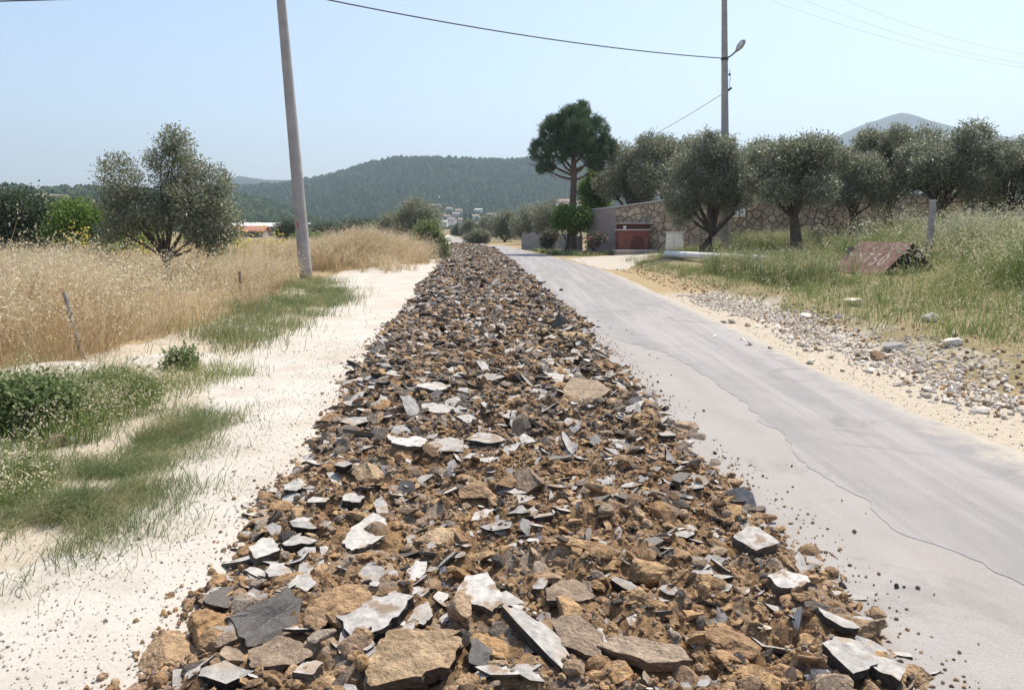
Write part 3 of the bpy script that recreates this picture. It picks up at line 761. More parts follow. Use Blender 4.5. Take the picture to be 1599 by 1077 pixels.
def piece_label(kind, a, b, s, mats, q):
    size = 'tiny' if s < .055 else 'small' if s < .08 else 'fist-sized' if s < .105 else 'large'
    what = '%s %s %s' % (size, TONE[mats[0]], 'asphalt shard' if kind == 's' else 'soil lump')
    hx_, hy_, hn = min(HANDLES, key=lambda h: (h[0] - a) ** 2 + (h[1] - b) ** 2)
    dx, dy = a - hx_, b - hy_
    rel = ('right of' if dx > 0 else 'left of') if abs(dx) > abs(dy) else ('behind' if dy > 0 else 'in front of')
    near = 'just ' if math.hypot(dx, dy) < .3 else ''
    return '%s %s%s the %s' % (what, near, rel, hn)
def place_many(kind, n, y0, y1, s0, s1, label, matsf, power=1.0):
    x, y = scatter(n * 2, y0, y1, g, power); k = clear(x, y); x, y = x[k][:n], y[k][:n]
    z = bed(x, y)
    for a, b, c in zip(x, y, z):
        s = g.uniform(s0, s1) * g.uniform(.75, 1.2)
        P = SHARDS if kind == 's' else CLODS
        q = int(g.integers(0, len(P))); mats = matsf(b)
        sd = .2 if g.random() < .86 else .7
        o = link('asphalt_shard' if kind == 's' else 'soil_lump', proto_mesh(kind, q, mats), label=piece_label(kind, a, b, s, mats, q), cat='asphalt shard' if kind == 's' else 'soil lump',
                 group=('loose asphalt shards' if kind == 's' else 'loose soil lumps') + ' in the torn-up lane',
                 loc=(a, b, c + s * (.10 if kind == 's' else .22)), rot=(g.normal(.08, sd * (1 if kind == 's' else .8)), g.normal(0, sd), g.uniform(0, 6.28)), scale=(s,) * 3)
def shard_mats(b):
    r = g.random()
    pale = .34 if b < 9 else .16
    dk = .12 if b < 6 else .34
    return ('slab_pale' if r < pale else 'slab_dark' if r < pale + dk else 'slab_top', 'slab_side', 'slab_under')
def lump_mats(b):
    r = g.random(); dk = .12 if b < 5 else .4 if b < 9 else .65
    return ('clod_dark' if r < dk else 'clod' if r < .85 else 'slab_brown',)
place_many('s', 150, 2.6, 5.2, .045, .10, 'small broken asphalt shard among the brown clods in the near rubble', shard_mats)
place_many('s', 140, 5.2, 12, .06, .13, 'broken asphalt shard in the middle stretch of the rubble', shard_mats)
place_many('c', 140, 2.6, 5.0, .05, .095, 'brown soil lump in the near rubble', lump_mats)
place_many('c', 130, 5.0, 11, .07, .13, 'soil lump in the middle stretch of the rubble', lump_mats)
# the rest, joined
def rubble(name, protos, n, y0, y1, s0, s1, mats, label, sd, lift, power=1.0, bias=None):
    x, y = scatter(n, y0, y1, g, power)
    if bias is not None:
        k = g.random(len(x)) < bias(x, y); x, y = x[k], y[k]
    k = clear(x, y) | (g.random(len(x)) < .12); x, y = x[k], y[k]
    n = len(x)
    s = np.exp(g.uniform(math.log(s0), math.log(s1), n)) * (1 + .009 * np.maximum(y - 8, 0))
    P = np.stack([x, y, bed(x, y) + s * lift], 1)
    rot = (g.normal(0.1, sd, n), g.normal(0, sd, n), g.uniform(0, 6.28, n))
    stuff(name, joined(name, protos, P, s, rot, [M[m] for m in mats], g), label, 'rubble')
tr = lambda x, y: .4 + .6 * np.clip(fbm(x * 1.5, y * 1.2, 3, 97) * 2.4 - .7, 0, 1)
rubble('soil_rubble', CLODS, 2300, 2.4, 6.5, .018, .06, ['clod'], 'small brown clods filling the near rubble', .5, .2, bias=tr)
rubble('dark_rubble', CLODS, 900, 2.4, 6.5, .018, .06, ['clod_dark'], 'small dark clods among the near rubble', .5, .2, bias=lambda x, y: fbm(x * 1.5, y * 1.2, 3, 98))
rubble('soil_crumbs', CRUMBS, 15000, 2.4, 7.5, .006, .024, ['clod'], 'brown crumbs of soil in the near rubble', .6, .25)
rubble('dark_crumbs', CRUMBS, 3000, 2.4, 7.5, .006, .022, ['clod_dark'], 'dark crumbs of asphalt in the near rubble', .6, .25)
rubble('pale_crumbs', CRUMBS, 700, 2.4, 8, .005, .013, ['white_stone'], 'tiny pale stones in the near rubble', .6, .6)
rubble('small_shards', SHARDS, 1000, 2.4, 7, .02, .06, ['slab_top', 'slab_side', 'slab_under'], 'small grey asphalt flakes in the near rubble', .4, .15)
rubble('middle_soil_rubble', CLODS, 3600, 6, 16, .03, .085, ['clod'], 'brown clods in the middle stretch of rubble', .5, .2, .8)
rubble('middle_dark_rubble', CLODS, 2600, 5.5, 18, .03, .09, ['clod_dark'], 'dark asphalt lumps in the middle stretch of rubble', .5, .2, .9)
rubble('middle_shards', SHARDS, 1800, 6, 18, .04, .11, ['slab_top', 'slab_side', 'slab_under'], 'grey asphalt flakes in the middle stretch of rubble', .28, .15, .9)
rubble('middle_pale_shards', SHARDS, 450, 6, 18, .03, .09, ['slab_pale', 'slab_side', 'slab_under'], 'pale asphalt flakes in the middle stretch of rubble', .3, .3, .9)
rubble('middle_dark_shards', SHARDS, 1200, 7, 18, .04, .11, ['slab_dark', 'slab_side', 'slab_side'], 'black asphalt flakes in the middle stretch of rubble', .3, .15, .9)
rubble('middle_crumbs', CRUMBS, 9000, 6, 14, .015, .035, ['clod_dark'], 'dark crumbs in the middle stretch of rubble', .6, .2)
rubble('middle_brown_crumbs', CRUMBS, 14000, 6, 15, .015, .035, ['clod'], 'brown crumbs in the middle stretch of rubble', .6, .2)
rubble('far_rubble', CRUMBS, 9000, 14, 77, .035, .10, ['clod_dark'], 'dark rubble in the far stretch of the torn-up lane', .3, .25, 1.2)
rubble('far_soil_rubble', CRUMBS, 10000, 14, 77, .03, .09, ['clod'], 'brown rubble in the far stretch of the torn-up lane', .3, .25, 1.2)
rubble('far_shards', SHARDS, 3800, 15, 77, .045, .12, ['slab_top', 'slab_side', 'slab_under'], 'grey asphalt flakes in the far stretch of the torn-up lane', .3, .25, 1.2)
rubble('far_dark_shards', SHARDS, 3000, 15, 77, .045, .12, ['slab_dark', 'slab_side', 'slab_side'], 'black asphalt flakes in the far stretch of the torn-up lane', .3, .25, 1.2)

# loose bits strewn over the lane beside the rubble and over the dusty track
def strew(name, n, fx, y0, y1, s0, s1, mat, label, power=1.0, zf=terrain, protos=CRUMBS, lift=.3):
    y = y0 + (y1 - y0) * g.random(n) ** power
    x = fx(y, n); s = np.exp(g.uniform(math.log(s0), math.log(s1), n))
    P = np.stack([x, y, zf(x, y) + s * lift], 1)
    stuff(name, joined(name, protos, P, s, (g.normal(0, .5, n), g.normal(0, .5, n), g.uniform(0, 6.28, n)), [M[mat]], g), label, 'gravel')
strew('track_gravel', 4600, lambda y, n: ip(RL, y) + .05 - np.abs(g.normal(0, .75, n)), 2.4, 12, .0035, .009, 'pebble', 'fine grey gravel on the dusty track along the rubble', 1.4)
strew('track_stones', 260, lambda y, n: ip(RL, y) - g.uniform(0, 2.4, n), 2.4, 16, .008, .018, 'pebble', 'small stones lying on the dusty track', 1.2)
strew('edge_crumbs', 520, lambda y, n: ip(RR, y) + .02 + np.abs(g.normal(0, .10, n)), 2.4, 14, .004, .014, 'clod', 'brown crumbs spilled onto the lane beside the rubble', 1.2, lambda x, y: x * 0 + .02)
strew('edge_dark_crumbs', 70, lambda y, n: ip(RR, y) + .02 + np.abs(g.normal(0, .25, n)), 2.4, 16, .006, .022, 'clod_dark', 'dark crumbs spilled onto the lane beside the rubble', 1.1, lambda x, y: x * 0 + .022)
strew('edge_lumps', 420, lambda y, n: ip(RL, y) + .03 - np.abs(g.normal(0, .09, n)), 2.6, 40, .010, .03, 'clod', 'brown lumps spilled onto the dusty track', 1.6)
strew('verge_gravel', 5200, lambda y, n: ip(AR, y) + .45 + np.abs(g.normal(0.65, .30, n)) + .9 * (fbm(y * .9, y * 0 + .5, 3, 44) - .45), 5.5, 20, .008, .045, 'white_stone', 'whitish stony spoil along the right verge', 1.1)
strew('verge_grit', 1500, lambda y, n: ip(AR, y) + .1 + np.abs(g.normal(0.2, .5, n)), 5, 20, .005, .014, 'pebble', 'grit on the sandy right shoulder', 1.2)
strew('verge_clods', 1600, lambda y, n: ip(AR, y) + .6 + np.abs(g.normal(0.7, .5, n)), 5.5, 34, .010, .05, 'clod', 'reddish clods in the right verge spoil', 1.1)
#PART3
# ------------------------------------------------------------------ poles, lamp and wires
def pole(name, base, top, r0, r1, label, n=20):
    o = empty(name, base, 0, label, 'utility pole', 'concrete utility poles')
    b = Vector(base); t = Vector(top) - b
    k = 14
    MB().tube([t * (i / k) for i in range(k + 1)], [r0 + (r1 - r0) * i / k for i in range(k + 1)], n).build('shaft', M['concrete'], o, smooth=True)
    return o, t
pl_b = Vector((-6.74, 25.9, tz(-6.74, 25.9) - .25)); pl_t = Vector((-7.28, 26.05, 9.5))
pL, tL = pole('utility_pole', pl_b, pl_t, .215, .135, 'leaning grey concrete pole at the edge of the dry field')
mk = tL * ((1.75 - pl_b.z) / tL.z)
MB().box(mk + Vector((-.06, -.205, 0)), (.03, .012, .2)).box(mk + Vector((-.085, -.203, .07)), (.05, .012, .035)).build('painted_mark', M['red_paint'], pL, label='small red painted mark')
pr_b = Vector((10.23, 38, tz(10.23, 38) - .25)); pr_t = Vector((9.68, 38, 12.8))
pR, tR = pole('utility_pole', pr_b, pr_t, .215, .12, 'tall grey concrete pole carrying a street lamp by the olive trees')
def on(t, b, z): return t * ((z - b.z) / t.z)
a = on(tR, pr_b, 9.42)
MB().tube([a + Vector((.1, -.05, 0)), a + Vector((.28, -.16, .10)), a + Vector((.45, -.25, .26))], .035, 8).build('lamp_arm', M['dark'], pR)
hd = MB()
d = Vector((.42, -.25, .62)).normalized(); p0 = a + Vector((.44, -.25, .24))
hd.tube([p0 + d * s for s in (0, .1, .28, .5, .62)], [.05, .09, .15, .13, .06], 10)
lh = hd.build('lamp_head', M['lamp_metal'], pR, smooth=True)
MB().tube([p0 + d * s + Vector((-.045, -.09, -.03)) for s in (.14, .3, .5)], [.05, .095, .06], 10).build('lamp_lens', M['lamp_glass'], lh, smooth=True)
a = on(tR, pr_b, 8.0)
MB().tube([a + Vector((.1, -.03, -.05)), a + Vector((.3, -.08, .1))], .05, 8).build('bracket', M['dark'], pR)
MB().tube([a + Vector((.16, -.1, .9)), a + Vector((.2, -.12, .5)), a + Vector((.18, -.1, .1))], .012, 6).build('cable', M['wire'], pR)
MB().box(a + Vector((.17, -.1, .68)), (.09, .07, .1), .3, .01).build('junction_box', M['dark'], pR)
a = on(tR, pr_b, 9.38)
MB().tube([a + Vector((0, 0, -.05)), a + Vector((0, 0, .05))], .17, 16).build('clamp', M['dark'], pR)
def wire(p, q, sag, r, label, n=28):
    p, q = Vector(p), Vector(q)
    pts = [p.lerp(q, i / n) - Vector((0, 0, sag * 4 * (i / n) * (1 - i / n))) for i in range(n + 1)]
    MB().tube(pts, r, 6).build('overhead_wire', M['wire'], None, label=label, cat='wire', group='overhead wires')
la = pl_b + on(tL, pl_b, 9.0); ra = pr_b + on(tR, pr_b, 9.4)
wire(la + Vector((.1, -.1, 0)), ra + Vector((-.1, -.1, 0)), .28, .022, 'thick black cable slung between the two concrete poles')
wire(la + Vector((-.1, -.1, 0)), (-46, 24.6, 8.9), .55, .022, 'black cable running left from the leaning pole')
wire(pr_b + on(tR, pr_b, 7.9), (6.0, 56, 6.2), .2, .012, 'thin service wire dropping left behind the olive trees')
for k, (x0, x1, y1) in enumerate(((1185, 1690, 118), (1240, 1690, 112), (1305, 1690, 96))):
    p, q = DP(x0, -6, 95), DP(x1, y1, 105)
    wire(p, q, 1.3, .008, ['faint far wire at the upper right, lowest of the three', 'faint far wire at the upper right, middle of the three', 'faint far wire at the upper right, highest of the three'][k])

# ------------------------------------------------------------------ garden wall of irregular stones
WP = [(4.75, 50.3, 2.75, 0), (6.35, 48.9, 2.9, 0), (12.7, 43.2, 3.72, 0), (22.3, 40.2, 3.25, 0)]
wall = empty('garden_wall', (12.7, 43.2, 0), 0, 'long wall of irregular tan stones behind the olive trees', 'wall')
wall['kind'] = 'thing'
wo = Vector((12.7, 43.2, 0))
def seg_wall(a, b, name, mat):
    A, B = Vector((a[0], a[1], 0)), Vector((b[0], b[1], 0)); d = (B - A).normalized(); n = Vector((d.y, -d.x, 0))
    if n.y > 0: n = -n
    pts = [A - wo + Vector((0, 0, -.3)), B - wo + Vector((0, 0, -.3)), B - wo + Vector((0, 0, b[2])), A - wo + Vector((0, 0, a[2]))]
    m = MB(); m.poly([p for p in pts], .32, -n); return m.build(name, mat, wall), A, B, d, n
seg_wall(WP[0], WP[1], 'plaster_panel', M['plaster'])
def clip(poly, p, q):
    """part of poly nearer to p than q"""
    mx, my = (p[0] + q[0]) / 2, (p[1] + q[1]) / 2; nx, ny = q[0] - p[0], q[1] - p[1]
    out = []
    for (x1, y1), (x2, y2) in zip(poly, poly[1:] + poly[:1]):
        d1 = (x1 - mx) * nx + (y1 - my) * ny; d2 = (x2 - mx) * nx + (y2 - my) * ny
        if d1 <= 0: out.append((x1, y1))
        if d1 * d2 < 0:
            t = d1 / (d1 - d2); out.append((x1 + (x2 - x1) * t, y1 + (y2 - y1) * t))
    return out
gs = np.random.default_rng(404)
for a, b in ((WP[1], WP[2]), (WP[2], WP[3])):
    core, A, B, d, n = seg_wall(a, b, 'mortar_core', M['mortar'])
    L = (B - A).length; S = []
    while len(S) < int(L * 3.4 / .115):
        c = (gs.uniform(0, L), gs.uniform(-.1, 3.75))
        if all((c[0] - s[0]) ** 2 + 1.9 * (c[1] - s[1]) ** 2 > .065 for s in S): S.append(c)
        elif gs.random() < .0006: break
    for s in S:
        poly = [(0, -.1), (L, -.1), (L, b[2] - .02), (0, a[2] - .02)]
        for q in sorted(S, key=lambda q: (q[0] - s[0]) ** 2 + (q[1] - s[1]) ** 2)[1:14]:
            poly = clip(poly, s, q)
            if len(poly) < 3: break
        if len(poly) < 3: continue
        cxm = sum(p[0] for p in poly) / len(poly); cym = sum(p[1] for p in poly) / len(poly)
        hs = max(math.hypot(p[0] - cxm, p[1] - cym) for p in poly)
        if hs < .08: continue
        k1 = max(.5, 1 - .022 / hs * 1.3); k2 = max(.4, k1 - .05)
        dep = gs.uniform(.03, .10)
        def P3(p, k, o): return A - wo + d * (cxm + (p[0] - cxm) * k) + Vector((0, 0, cym + (p[1] - cym) * k)) + n * o
        bm = bmesh.new()
        v0 = [bm.verts.new(P3(p, k1, -.01)) for p in poly]; v1 = [bm.verts.new(P3(p, k1, dep * .6)) for p in poly]; v2 = [bm.verts.new(P3(p, k2 - .06, dep + gs.uniform(-.01, .01))) for p in poly]
        m_ = len(poly)
        for q0, q1 in ((v0, v1), (v1, v2)):
            for i in range(m_): bm.faces.new((q0[i], q0[(i + 1) % m_], q1[(i + 1) % m_], q1[i]))
        bm.faces.new(v2)
        bmesh.ops.recalc_face_normals(bm, faces=bm.faces)
        me = bpy.data.meshes.new('stone'); bm.to_mesh(me); bm.free(); me.materials.append(M['stone'])
        link('stone', me, wall)
for a, b in zip(WP, WP[1:]):
    A, B = Vector((a[0], a[1], a[2])), Vector((b[0], b[1], b[2])); d = (B - A); dn = Vector((d.x, d.y, 0)).normalized(); n = Vector((dn.y, -dn.x, 0)); n = -n if n.y > 0 else n
    nseg = max(2, int(d.length / 1.6))
    for k in range(nseg):
        p, q = A + d * (k / nseg) + dn * .015, A + d * ((k + 1) / nseg) - dn * .015
        MB().poly([p - wo + n * .09, q - wo + n * .09, q - wo - n * .42, p - wo - n * .42], .07, (0, 0, 1)).build('coping_slab', M['concrete_pale'], wall)
# gate pillar at the right end
pw = DP(1484, 366, 39.0); gz0 = tz(pw.x, pw.y)
pil = empty('stone_gate_pier', (pw.x, pw.y, gz0 - .2), -.3, 'square tan stone pier with a flat cap at the right end of the wall', 'pier')
MB().box((0, 0, 1.0), (.95, .6, 2.0)).build('core', M['mortar'], pil)
for zi in range(5):
    for xi in range(3):
        w = .28 + gs.uniform(-.02, .02); MB().box((-.32 + xi * .32 + gs.uniform(-.01, .01), -.30, .22 + zi * .39), (w, .09, .35), 0, .025).build('stone', M['stone'], pil)
MB().box((0, 0, 2.05), (1.1, .75, .1), 0, .015).build('cap', M['tile_red'], pil)

# ------------------------------------------------------------------ fountain, cabinet, meter boxes
fx, fy = 7.15, 46.9
fo = empty('street_fountain', (fx, fy, .03), .1, 'brick-red street fountain with arched niches and a low basin against the wall', 'fountain')
MB().box((0, .3, .75), (1.75, .9, 1.5)).build('body', M['brick_red'], fo)
def arch(w, h, c, ax, mat, name, th=.05, parent=fo):
    pts = [(-w / 2, 0), (w / 2, 0)] + [(w / 2 * math.cos(t), h - w / 2 + w / 2 * math.sin(t)) for t in np.linspace(0, math.pi, 11)]
    v = [Vector(c) + (Vector((p, 0, q)) if ax == 'x' else Vector((0, p, q))) for p, q in pts]
    return MB().poly(v, th, (0, -1, 0) if ax == 'x' else (-1, 0, 0)).build(name, mat, parent)
n1_ = arch(1.0, 1.0, (.2, -.152, .37), 'x', M['brick_red'], 'niche_frame'); arch(.78, .84, (.2, -.203, .38), 'x', M['dark_red'], 'niche', .012, n1_)
n2_ = arch(.56, .86, (-.877, .28, .32), 'y', M['brick_red'], 'niche_frame'); arch(.38, .70, (-.928, .28, .34), 'y', M['dark_red'], 'niche', .012, n2_)
MB().box((0, .28, 1.53), (1.95, 1.1, .06)).build('ledge', M['concrete_pale'], fo)
MB().box((.0, .36, 1.72), (1.7, .75, .32)).build('attic', M['dark_red'], fo)
MB().box((.1, .34, 1.905), (2.0, .95, .05)).build('top_slab', M['concrete_pale'], fo)
MB().box((-.55, -.05, 1.66), (.16, .16, .2)).build('tap_block', M['white'], fo)
MB().box((0, -.5, .16), (2.35, .7, .32)).build('basin', M['plaster'], fo)
MB().box((0, -.5, .345), (2.45, .78, .05)).build('basin_rim', M['concrete_pale'], fo)
MB().box((-.62, -.17, .62), (.14, .1, .5)).build('pilaster', M['brick_red'], fo)
cb = DP(1053, 392, 43.6); cz = .32
ca_ = empty('white_cabinet', (cb.x, cb.y, cz), -.35, 'whitish metal cabinet on short legs against the stone wall', 'cabinet')
MB().box((0, 0, .62), (.88, .4, .9), 0, .02).build('case', M['white'], ca_)
MB().box((0, 0, 1.1), (1.0, .5, .05), 0, .01).build('lid', M['concrete_pale'], ca_)
for sx in (-1, 1): MB().box((sx * .35, -.12, .08), (.1, .1, .2)).build('leg', M['white'], ca_)
for k in (-1, 1): MB().box((k * .21, -.215, .62), (.38, .03, .78), 0, .008).build('door', M['white'], ca_)
for k, (px, py, w, h, lb) in enumerate(((1150, 334, .34, .36, 'left white meter box on the stone wall beside the pole'), (1160.5, 331, .26, .5, 'taller right white meter box on the stone wall beside the pole'))):
    dd = WP[2][1]; p = DP(px, py, 43.2 - .02)
    tpar = (p.x - WP[1][0]) / (WP[2][0] - WP[1][0]); yw = WP[1][1] + (WP[2][1] - WP[1][1]) * tpar if tpar <= 1 else WP[2][1] + (p.x - WP[2][0]) / (WP[3][0] - WP[2][0]) * (WP[3][1] - WP[2][1])
    p = DP(px, py, yw - .2)
    e = empty('meter_box', p, -.55, lb, 'meter box', 'meter boxes on the wall')
    MB().box((0, 0, 0), (w, .18, h), 0, .012).build('case', M['white'], e)
    MB().box((-.03, -.095, -.02), (w * .35, .02, h * .18)).build('meter_window', M['window'], e)

# ------------------------------------------------------------------ things on the right bank
q0, q1 = GT(1040, 403), GT(1196, 416)
v0 = Vector((q0[0], q0[1], tz(*q0) + .20)); v1 = Vector((q1[0], q1[1], tz(*q1) + .20))
MB().tube([v0.lerp(v1, i / 8) for i in range(9)], [.14 + .02 * i / 8 for i in range(9)], 14).build('fallen_pipe', M['white'], None, True, label='long white pipe lying in the grass below the forked olive', cat='pipe')
hx, hy = 10.0, 19.8; hz = tz(hx, hy) - .10
hut = empty('rusty_shelter', (hx, hy, hz), math.radians(97), 'low tent-shaped shelter of rusty sheet iron with white lettering in the grass', 'shelter')
Wd, Hh, Ln = .80, .84, 2.4
def slope(s, name):
    n = Vector((0, s * Hh, Wd)).normalized()
    a, b = Vector((0, 0, Hh)), Vector((0, s * Wd, 0.02))
    return MB().poly([a, b, b + Vector((Ln, 0, .02)), a + Vector((Ln, 0, .0))], .016, n).build(name, M['rust'], hut), n
s1, nn = slope(1, 'roof_sheet'); slope(-1, 'roof_sheet')
MB().box((Ln - .05, 0, Hh * .42), (.03, Wd * .95, Hh * .8)).build('back_board', M['wood'], hut)
for s in (-1, 1): MB().tube([(.03, 0, Hh - .03), (.03, s * (Wd - .05), .0)], .022, 6).build('frame_bar', M['dark'], hut)
MB().tube([(0.0, 0, Hh - .03), (Ln, 0, Hh - .03)], .02, 6).build('ridge_bar', M['rust'], hut)
def lettering(txt, size, M4, parent, mat):
    cu = bpy.data.curves.new('lettering', 'FONT'); cu.body = txt; cu.size = size; cu.extrude = .002; cu.space_character = 1.25
    to = bpy.data.objects.new('lettering_tmp', cu); COL.objects.link(to)
    dg = bpy.context.evaluated_depsgraph_get(); dg.update()
    me = bpy.data.meshes.new_from_object(to.evaluated_get(dg)); bpy.data.objects.remove(to)
    me.transform(M4); me.materials.clear(); me.materials.append(mat)
    return link('lettering', me, parent, label='worn white painted characters')
up = Vector((0, -Wd, Hh)).normalized(); rt = Vector((-1, 0, 0)); nn = rt.cross(up)
MM = Matrix((( rt.x, up.x, nn.x, 2.3), (rt.y, up.y, nn.y, Wd * .70), (rt.z, up.z, nn.z, Hh * .30), (0, 0, 0, 1)))
off = nn * .026; MM.translation += off
lettering('XY750', .58, MM, s1, M['white_worn'])
pp = GT(1449, 408)
po = empty('fence_post', (pp[0], pp[1], tz(*pp)), 0, 'upright grey concrete fence post with a rusty foot behind the rusty shelter', 'post', 'old fence posts')
MB().box((0, 0, .22), (.15, .14, .5)).build('foot', M['rust'], po)
MB().box((.01, 0, 1.12), (.135, .13, 1.3), .2, .012).build('shaft', M['concrete'], po)
MB().box((.015, .02, .95), (.15, .15, .03), .2).build('band', M['dark'], po)
# leaning posts in the dry grass on the left
for (bx, by, tx, ty, r, lb) in ((132, 560, 100, 456, .028, 'thin leaning grey fence post in the dry grass at the far left'), (378, 470, 374, 424, .035, 'short wooden stake in the dry grass left of the leaning pole'), (455, 436, 452, 412, .05, 'dark wooden stake close beside the leaning pole')):
    b = GT(bx, by); d_ = b[1]; z0 = tz(*b); t_ = DP(tx, ty, d_ + .05)
    po = empty('fence_post', (b[0], b[1], z0 - .1), 0, lb, 'post', 'old fence posts')
    tt = t_ - Vector((b[0], b[1], z0 - .1))
    MB().tube([tt * k for k in (0, .35, .7, 1)], [r, r * .95, r * .9, r * .85], 7).build('shaft', M['wood'] if r > .03 else M['wood_grey'], po)
    for k in (.35, .72): MB().tube([tt * k - Vector((0, 0, .012)), tt * k + Vector((0, 0, .012))], r * 1.25, 8).build('wire_tie', M['rust'], po)
# rocks
ROCKS = []
def rock(px, py, w, l, h, label, mat='white_stone', seed=1, name='rock'):
    b = GT(px, py); ROCKS.append((b[0], b[1], label)); V, F, mi = clod_shape(3, seed, .75, 9, .14); V = V / np.ptp(V, 0) * np.array([w, l, h])
    link(name, np_mesh(name, V, [F], [M[mat]]), label=label, cat='rock', loc=(b[0], b[1], tz(*b) + h * .28), rot=(0, 0, seed * 1.3))
rock(82, 698, .19, .16, .13, 'brown squarish rock beside the leafy bush on the left', 'slab_brown', 3)
rock(114, 690, .09, .09, .08, 'small round pale stone right of the brown rock', 'white_stone', 4)
rock(218, 842, .03, .03, .025, 'lone round pebble on the dusty track', 'pebble', 5, 'stone')
rock(1352, 806, .035, .03, .03, 'small dark stone alone on the asphalt lane', 'slab_dark', 6, 'stone')
rock(877, 455, .12, .1, .09, 'dark stone lying on the lane by the pale patch', 'slab_dark', 7, 'stone')
rock(1455, 503, .34, .25, .16, 'smooth white stone in the grass below the rusty shelter', 'slab_pale', 8)
rock(1395, 546, .36, .26, .12, 'flat whitish stone on the verge spoil heap', 'slab_pale', 9)
rock(1488, 540, .22, .2, .13, 'grey-white stone on the verge right of the flat one', 'white_stone', 10)
rock(1435, 566, .14, .12, .1, 'greenish white lump on the verge spoil', 'white_stone', 12)
rock(1370, 560, .3, .2, .14, 'brown clod on the verge spoil heap', 'clod', 13)
rock(1260, 496, .22, .18, .1, 'whitish stone at the grass edge of the verge', 'white_stone', 14)
rock(1310, 655 - 160, .18, .14, .09, 'pale stone beside the grass on the verge', 'white_stone', 15)
for k in range(46):
    px = 1110 + 470 * (k + .5) / 46 + float(g.uniform(-8, 8)); py = 492 + (px - 1110) * .28 + float(g.uniform(-16, 40))
    b = GT(px, py); s = float(g.uniform(.05, .11))
    rk = min((r for r in ROCKS if r[0] > 4), key=lambda r: math.hypot(r[0] - b[0], r[1] - b[1])); dx, dy = b[0] - rk[0], b[1] - rk[1]
    rel = ('right of' if dx > 0 else 'left of') if abs(dx) > abs(dy) else ('beyond' if dy > 0 else 'on the near side of')
    vl = '%s angular stone %s%s the %s' % ('tiny' if s < .06 else 'small' if s < .08 else 'larger' if s < .095 else 'largest', 'just ' if math.hypot(dx, dy) < .8 else 'well ' if math.hypot(dx, dy) > 2 else '', rel, ' '.join(rk[2].split()[:6]).rsplit(' the', 1)[0])
    link('verge_stone', proto_mesh('c', int(g.integers(0, 12)), ('white_stone',)), label=vl, cat='stone', group='stones in the verge spoil', loc=(b[0], b[1], tz(*b) + s * .2), rot=(float(g.normal(0, .3)), float(g.normal(0, .3)), float(g.uniform(0, 6))), scale=(s,) * 3)
b = GT(1332, 478)
V1, F1, _ = clod_shape(3, 55, .6, 4, .4); V1 = V1 * np.array([.22, .14, .12])
bagme = np_mesh('crumpled_bag', V1, [F1], [M['bag']], smooth=True)
bg_o = link('crumpled_bag', bagme, label='crumpled cream plastic bag in the short grass', cat='bag', loc=(b[0], b[1], tz(*b) + .08), rot=(0, .1, .4))
MB().tube([(.1, 0, .0), (.17, .03, .03), (.22, .04, .02)], [.06, .05, .02], 8).build('knot', M['bag'], bg_o)

# ------------------------------------------------------------------ foliage
def leaves(P, D, L, W, g):
    """leaf-sized diamonds: points, directions, lengths, widths"""
    n = len(P)
    r = g.normal(size=(n, 3)); s = np.cross(D, r); s /= np.linalg.norm(s, axis=1, keepdims=True) + 1e-9
    L = L[:, None]; W = W[:, None]
    V = np.stack([P, P + D * L * .45 + s * W * .5, P + D * L, P + D * L * .45 - s * W * .5], 1)
    return V.reshape(-1, 3), np.arange(n * 4).reshape(n, 4)
def unit(a): return a / (np.linalg.norm(a, axis=-1, keepdims=True) + 1e-9)
def crown_pts(lobes, ncl, per, cr, g, shell=.5):
    lobes = np.array(lobes, float)             # x y z rx ry rz
    w = (lobes[:, 3] * lobes[:, 4] * lobes[:, 5]) ** .72; w /= w.sum()
    k = g.choice(len(lobes), ncl, p=w)
    d = unit(g.normal(size=(ncl, 3)))
    rr = (shell + (1.05 - shell) * g.random(ncl) ** .6)[:, None]
    rr = rr * (.82 + .36 * fbm(d[:, 0] * 2.2 + k * 3.1, d[:, 1] * 2.2 + d[:, 2] * 2, 3, 63))[:, None]
    C = lobes[k, :3] + d * lobes[k, 3:] * rr
    out = unit(d * .9 + np.array([0, 0, .35]))
    P = np.repeat(C, per, 0) + g.normal(size=(ncl * per, 3)) * cr
    D = unit(np.repeat(out, per, 0) * .7 + g.normal(size=(ncl * per, 3)) * .75)
    return P, D
def crown_mesh(name, lobes, ncl, per, cr, ll, lw, mat, seed, shell=.5):
    g = np.random.default_rng(seed); P, D = crown_pts(lobes, ncl, per, cr, g, shell)
    n = len(P)
    V, F = leaves(P, D, ll * g.uniform(.6, 1.3, n), lw * g.uniform(.7, 1.3, n), g)
    return np_mesh(name, V, [F], [M[mat]])
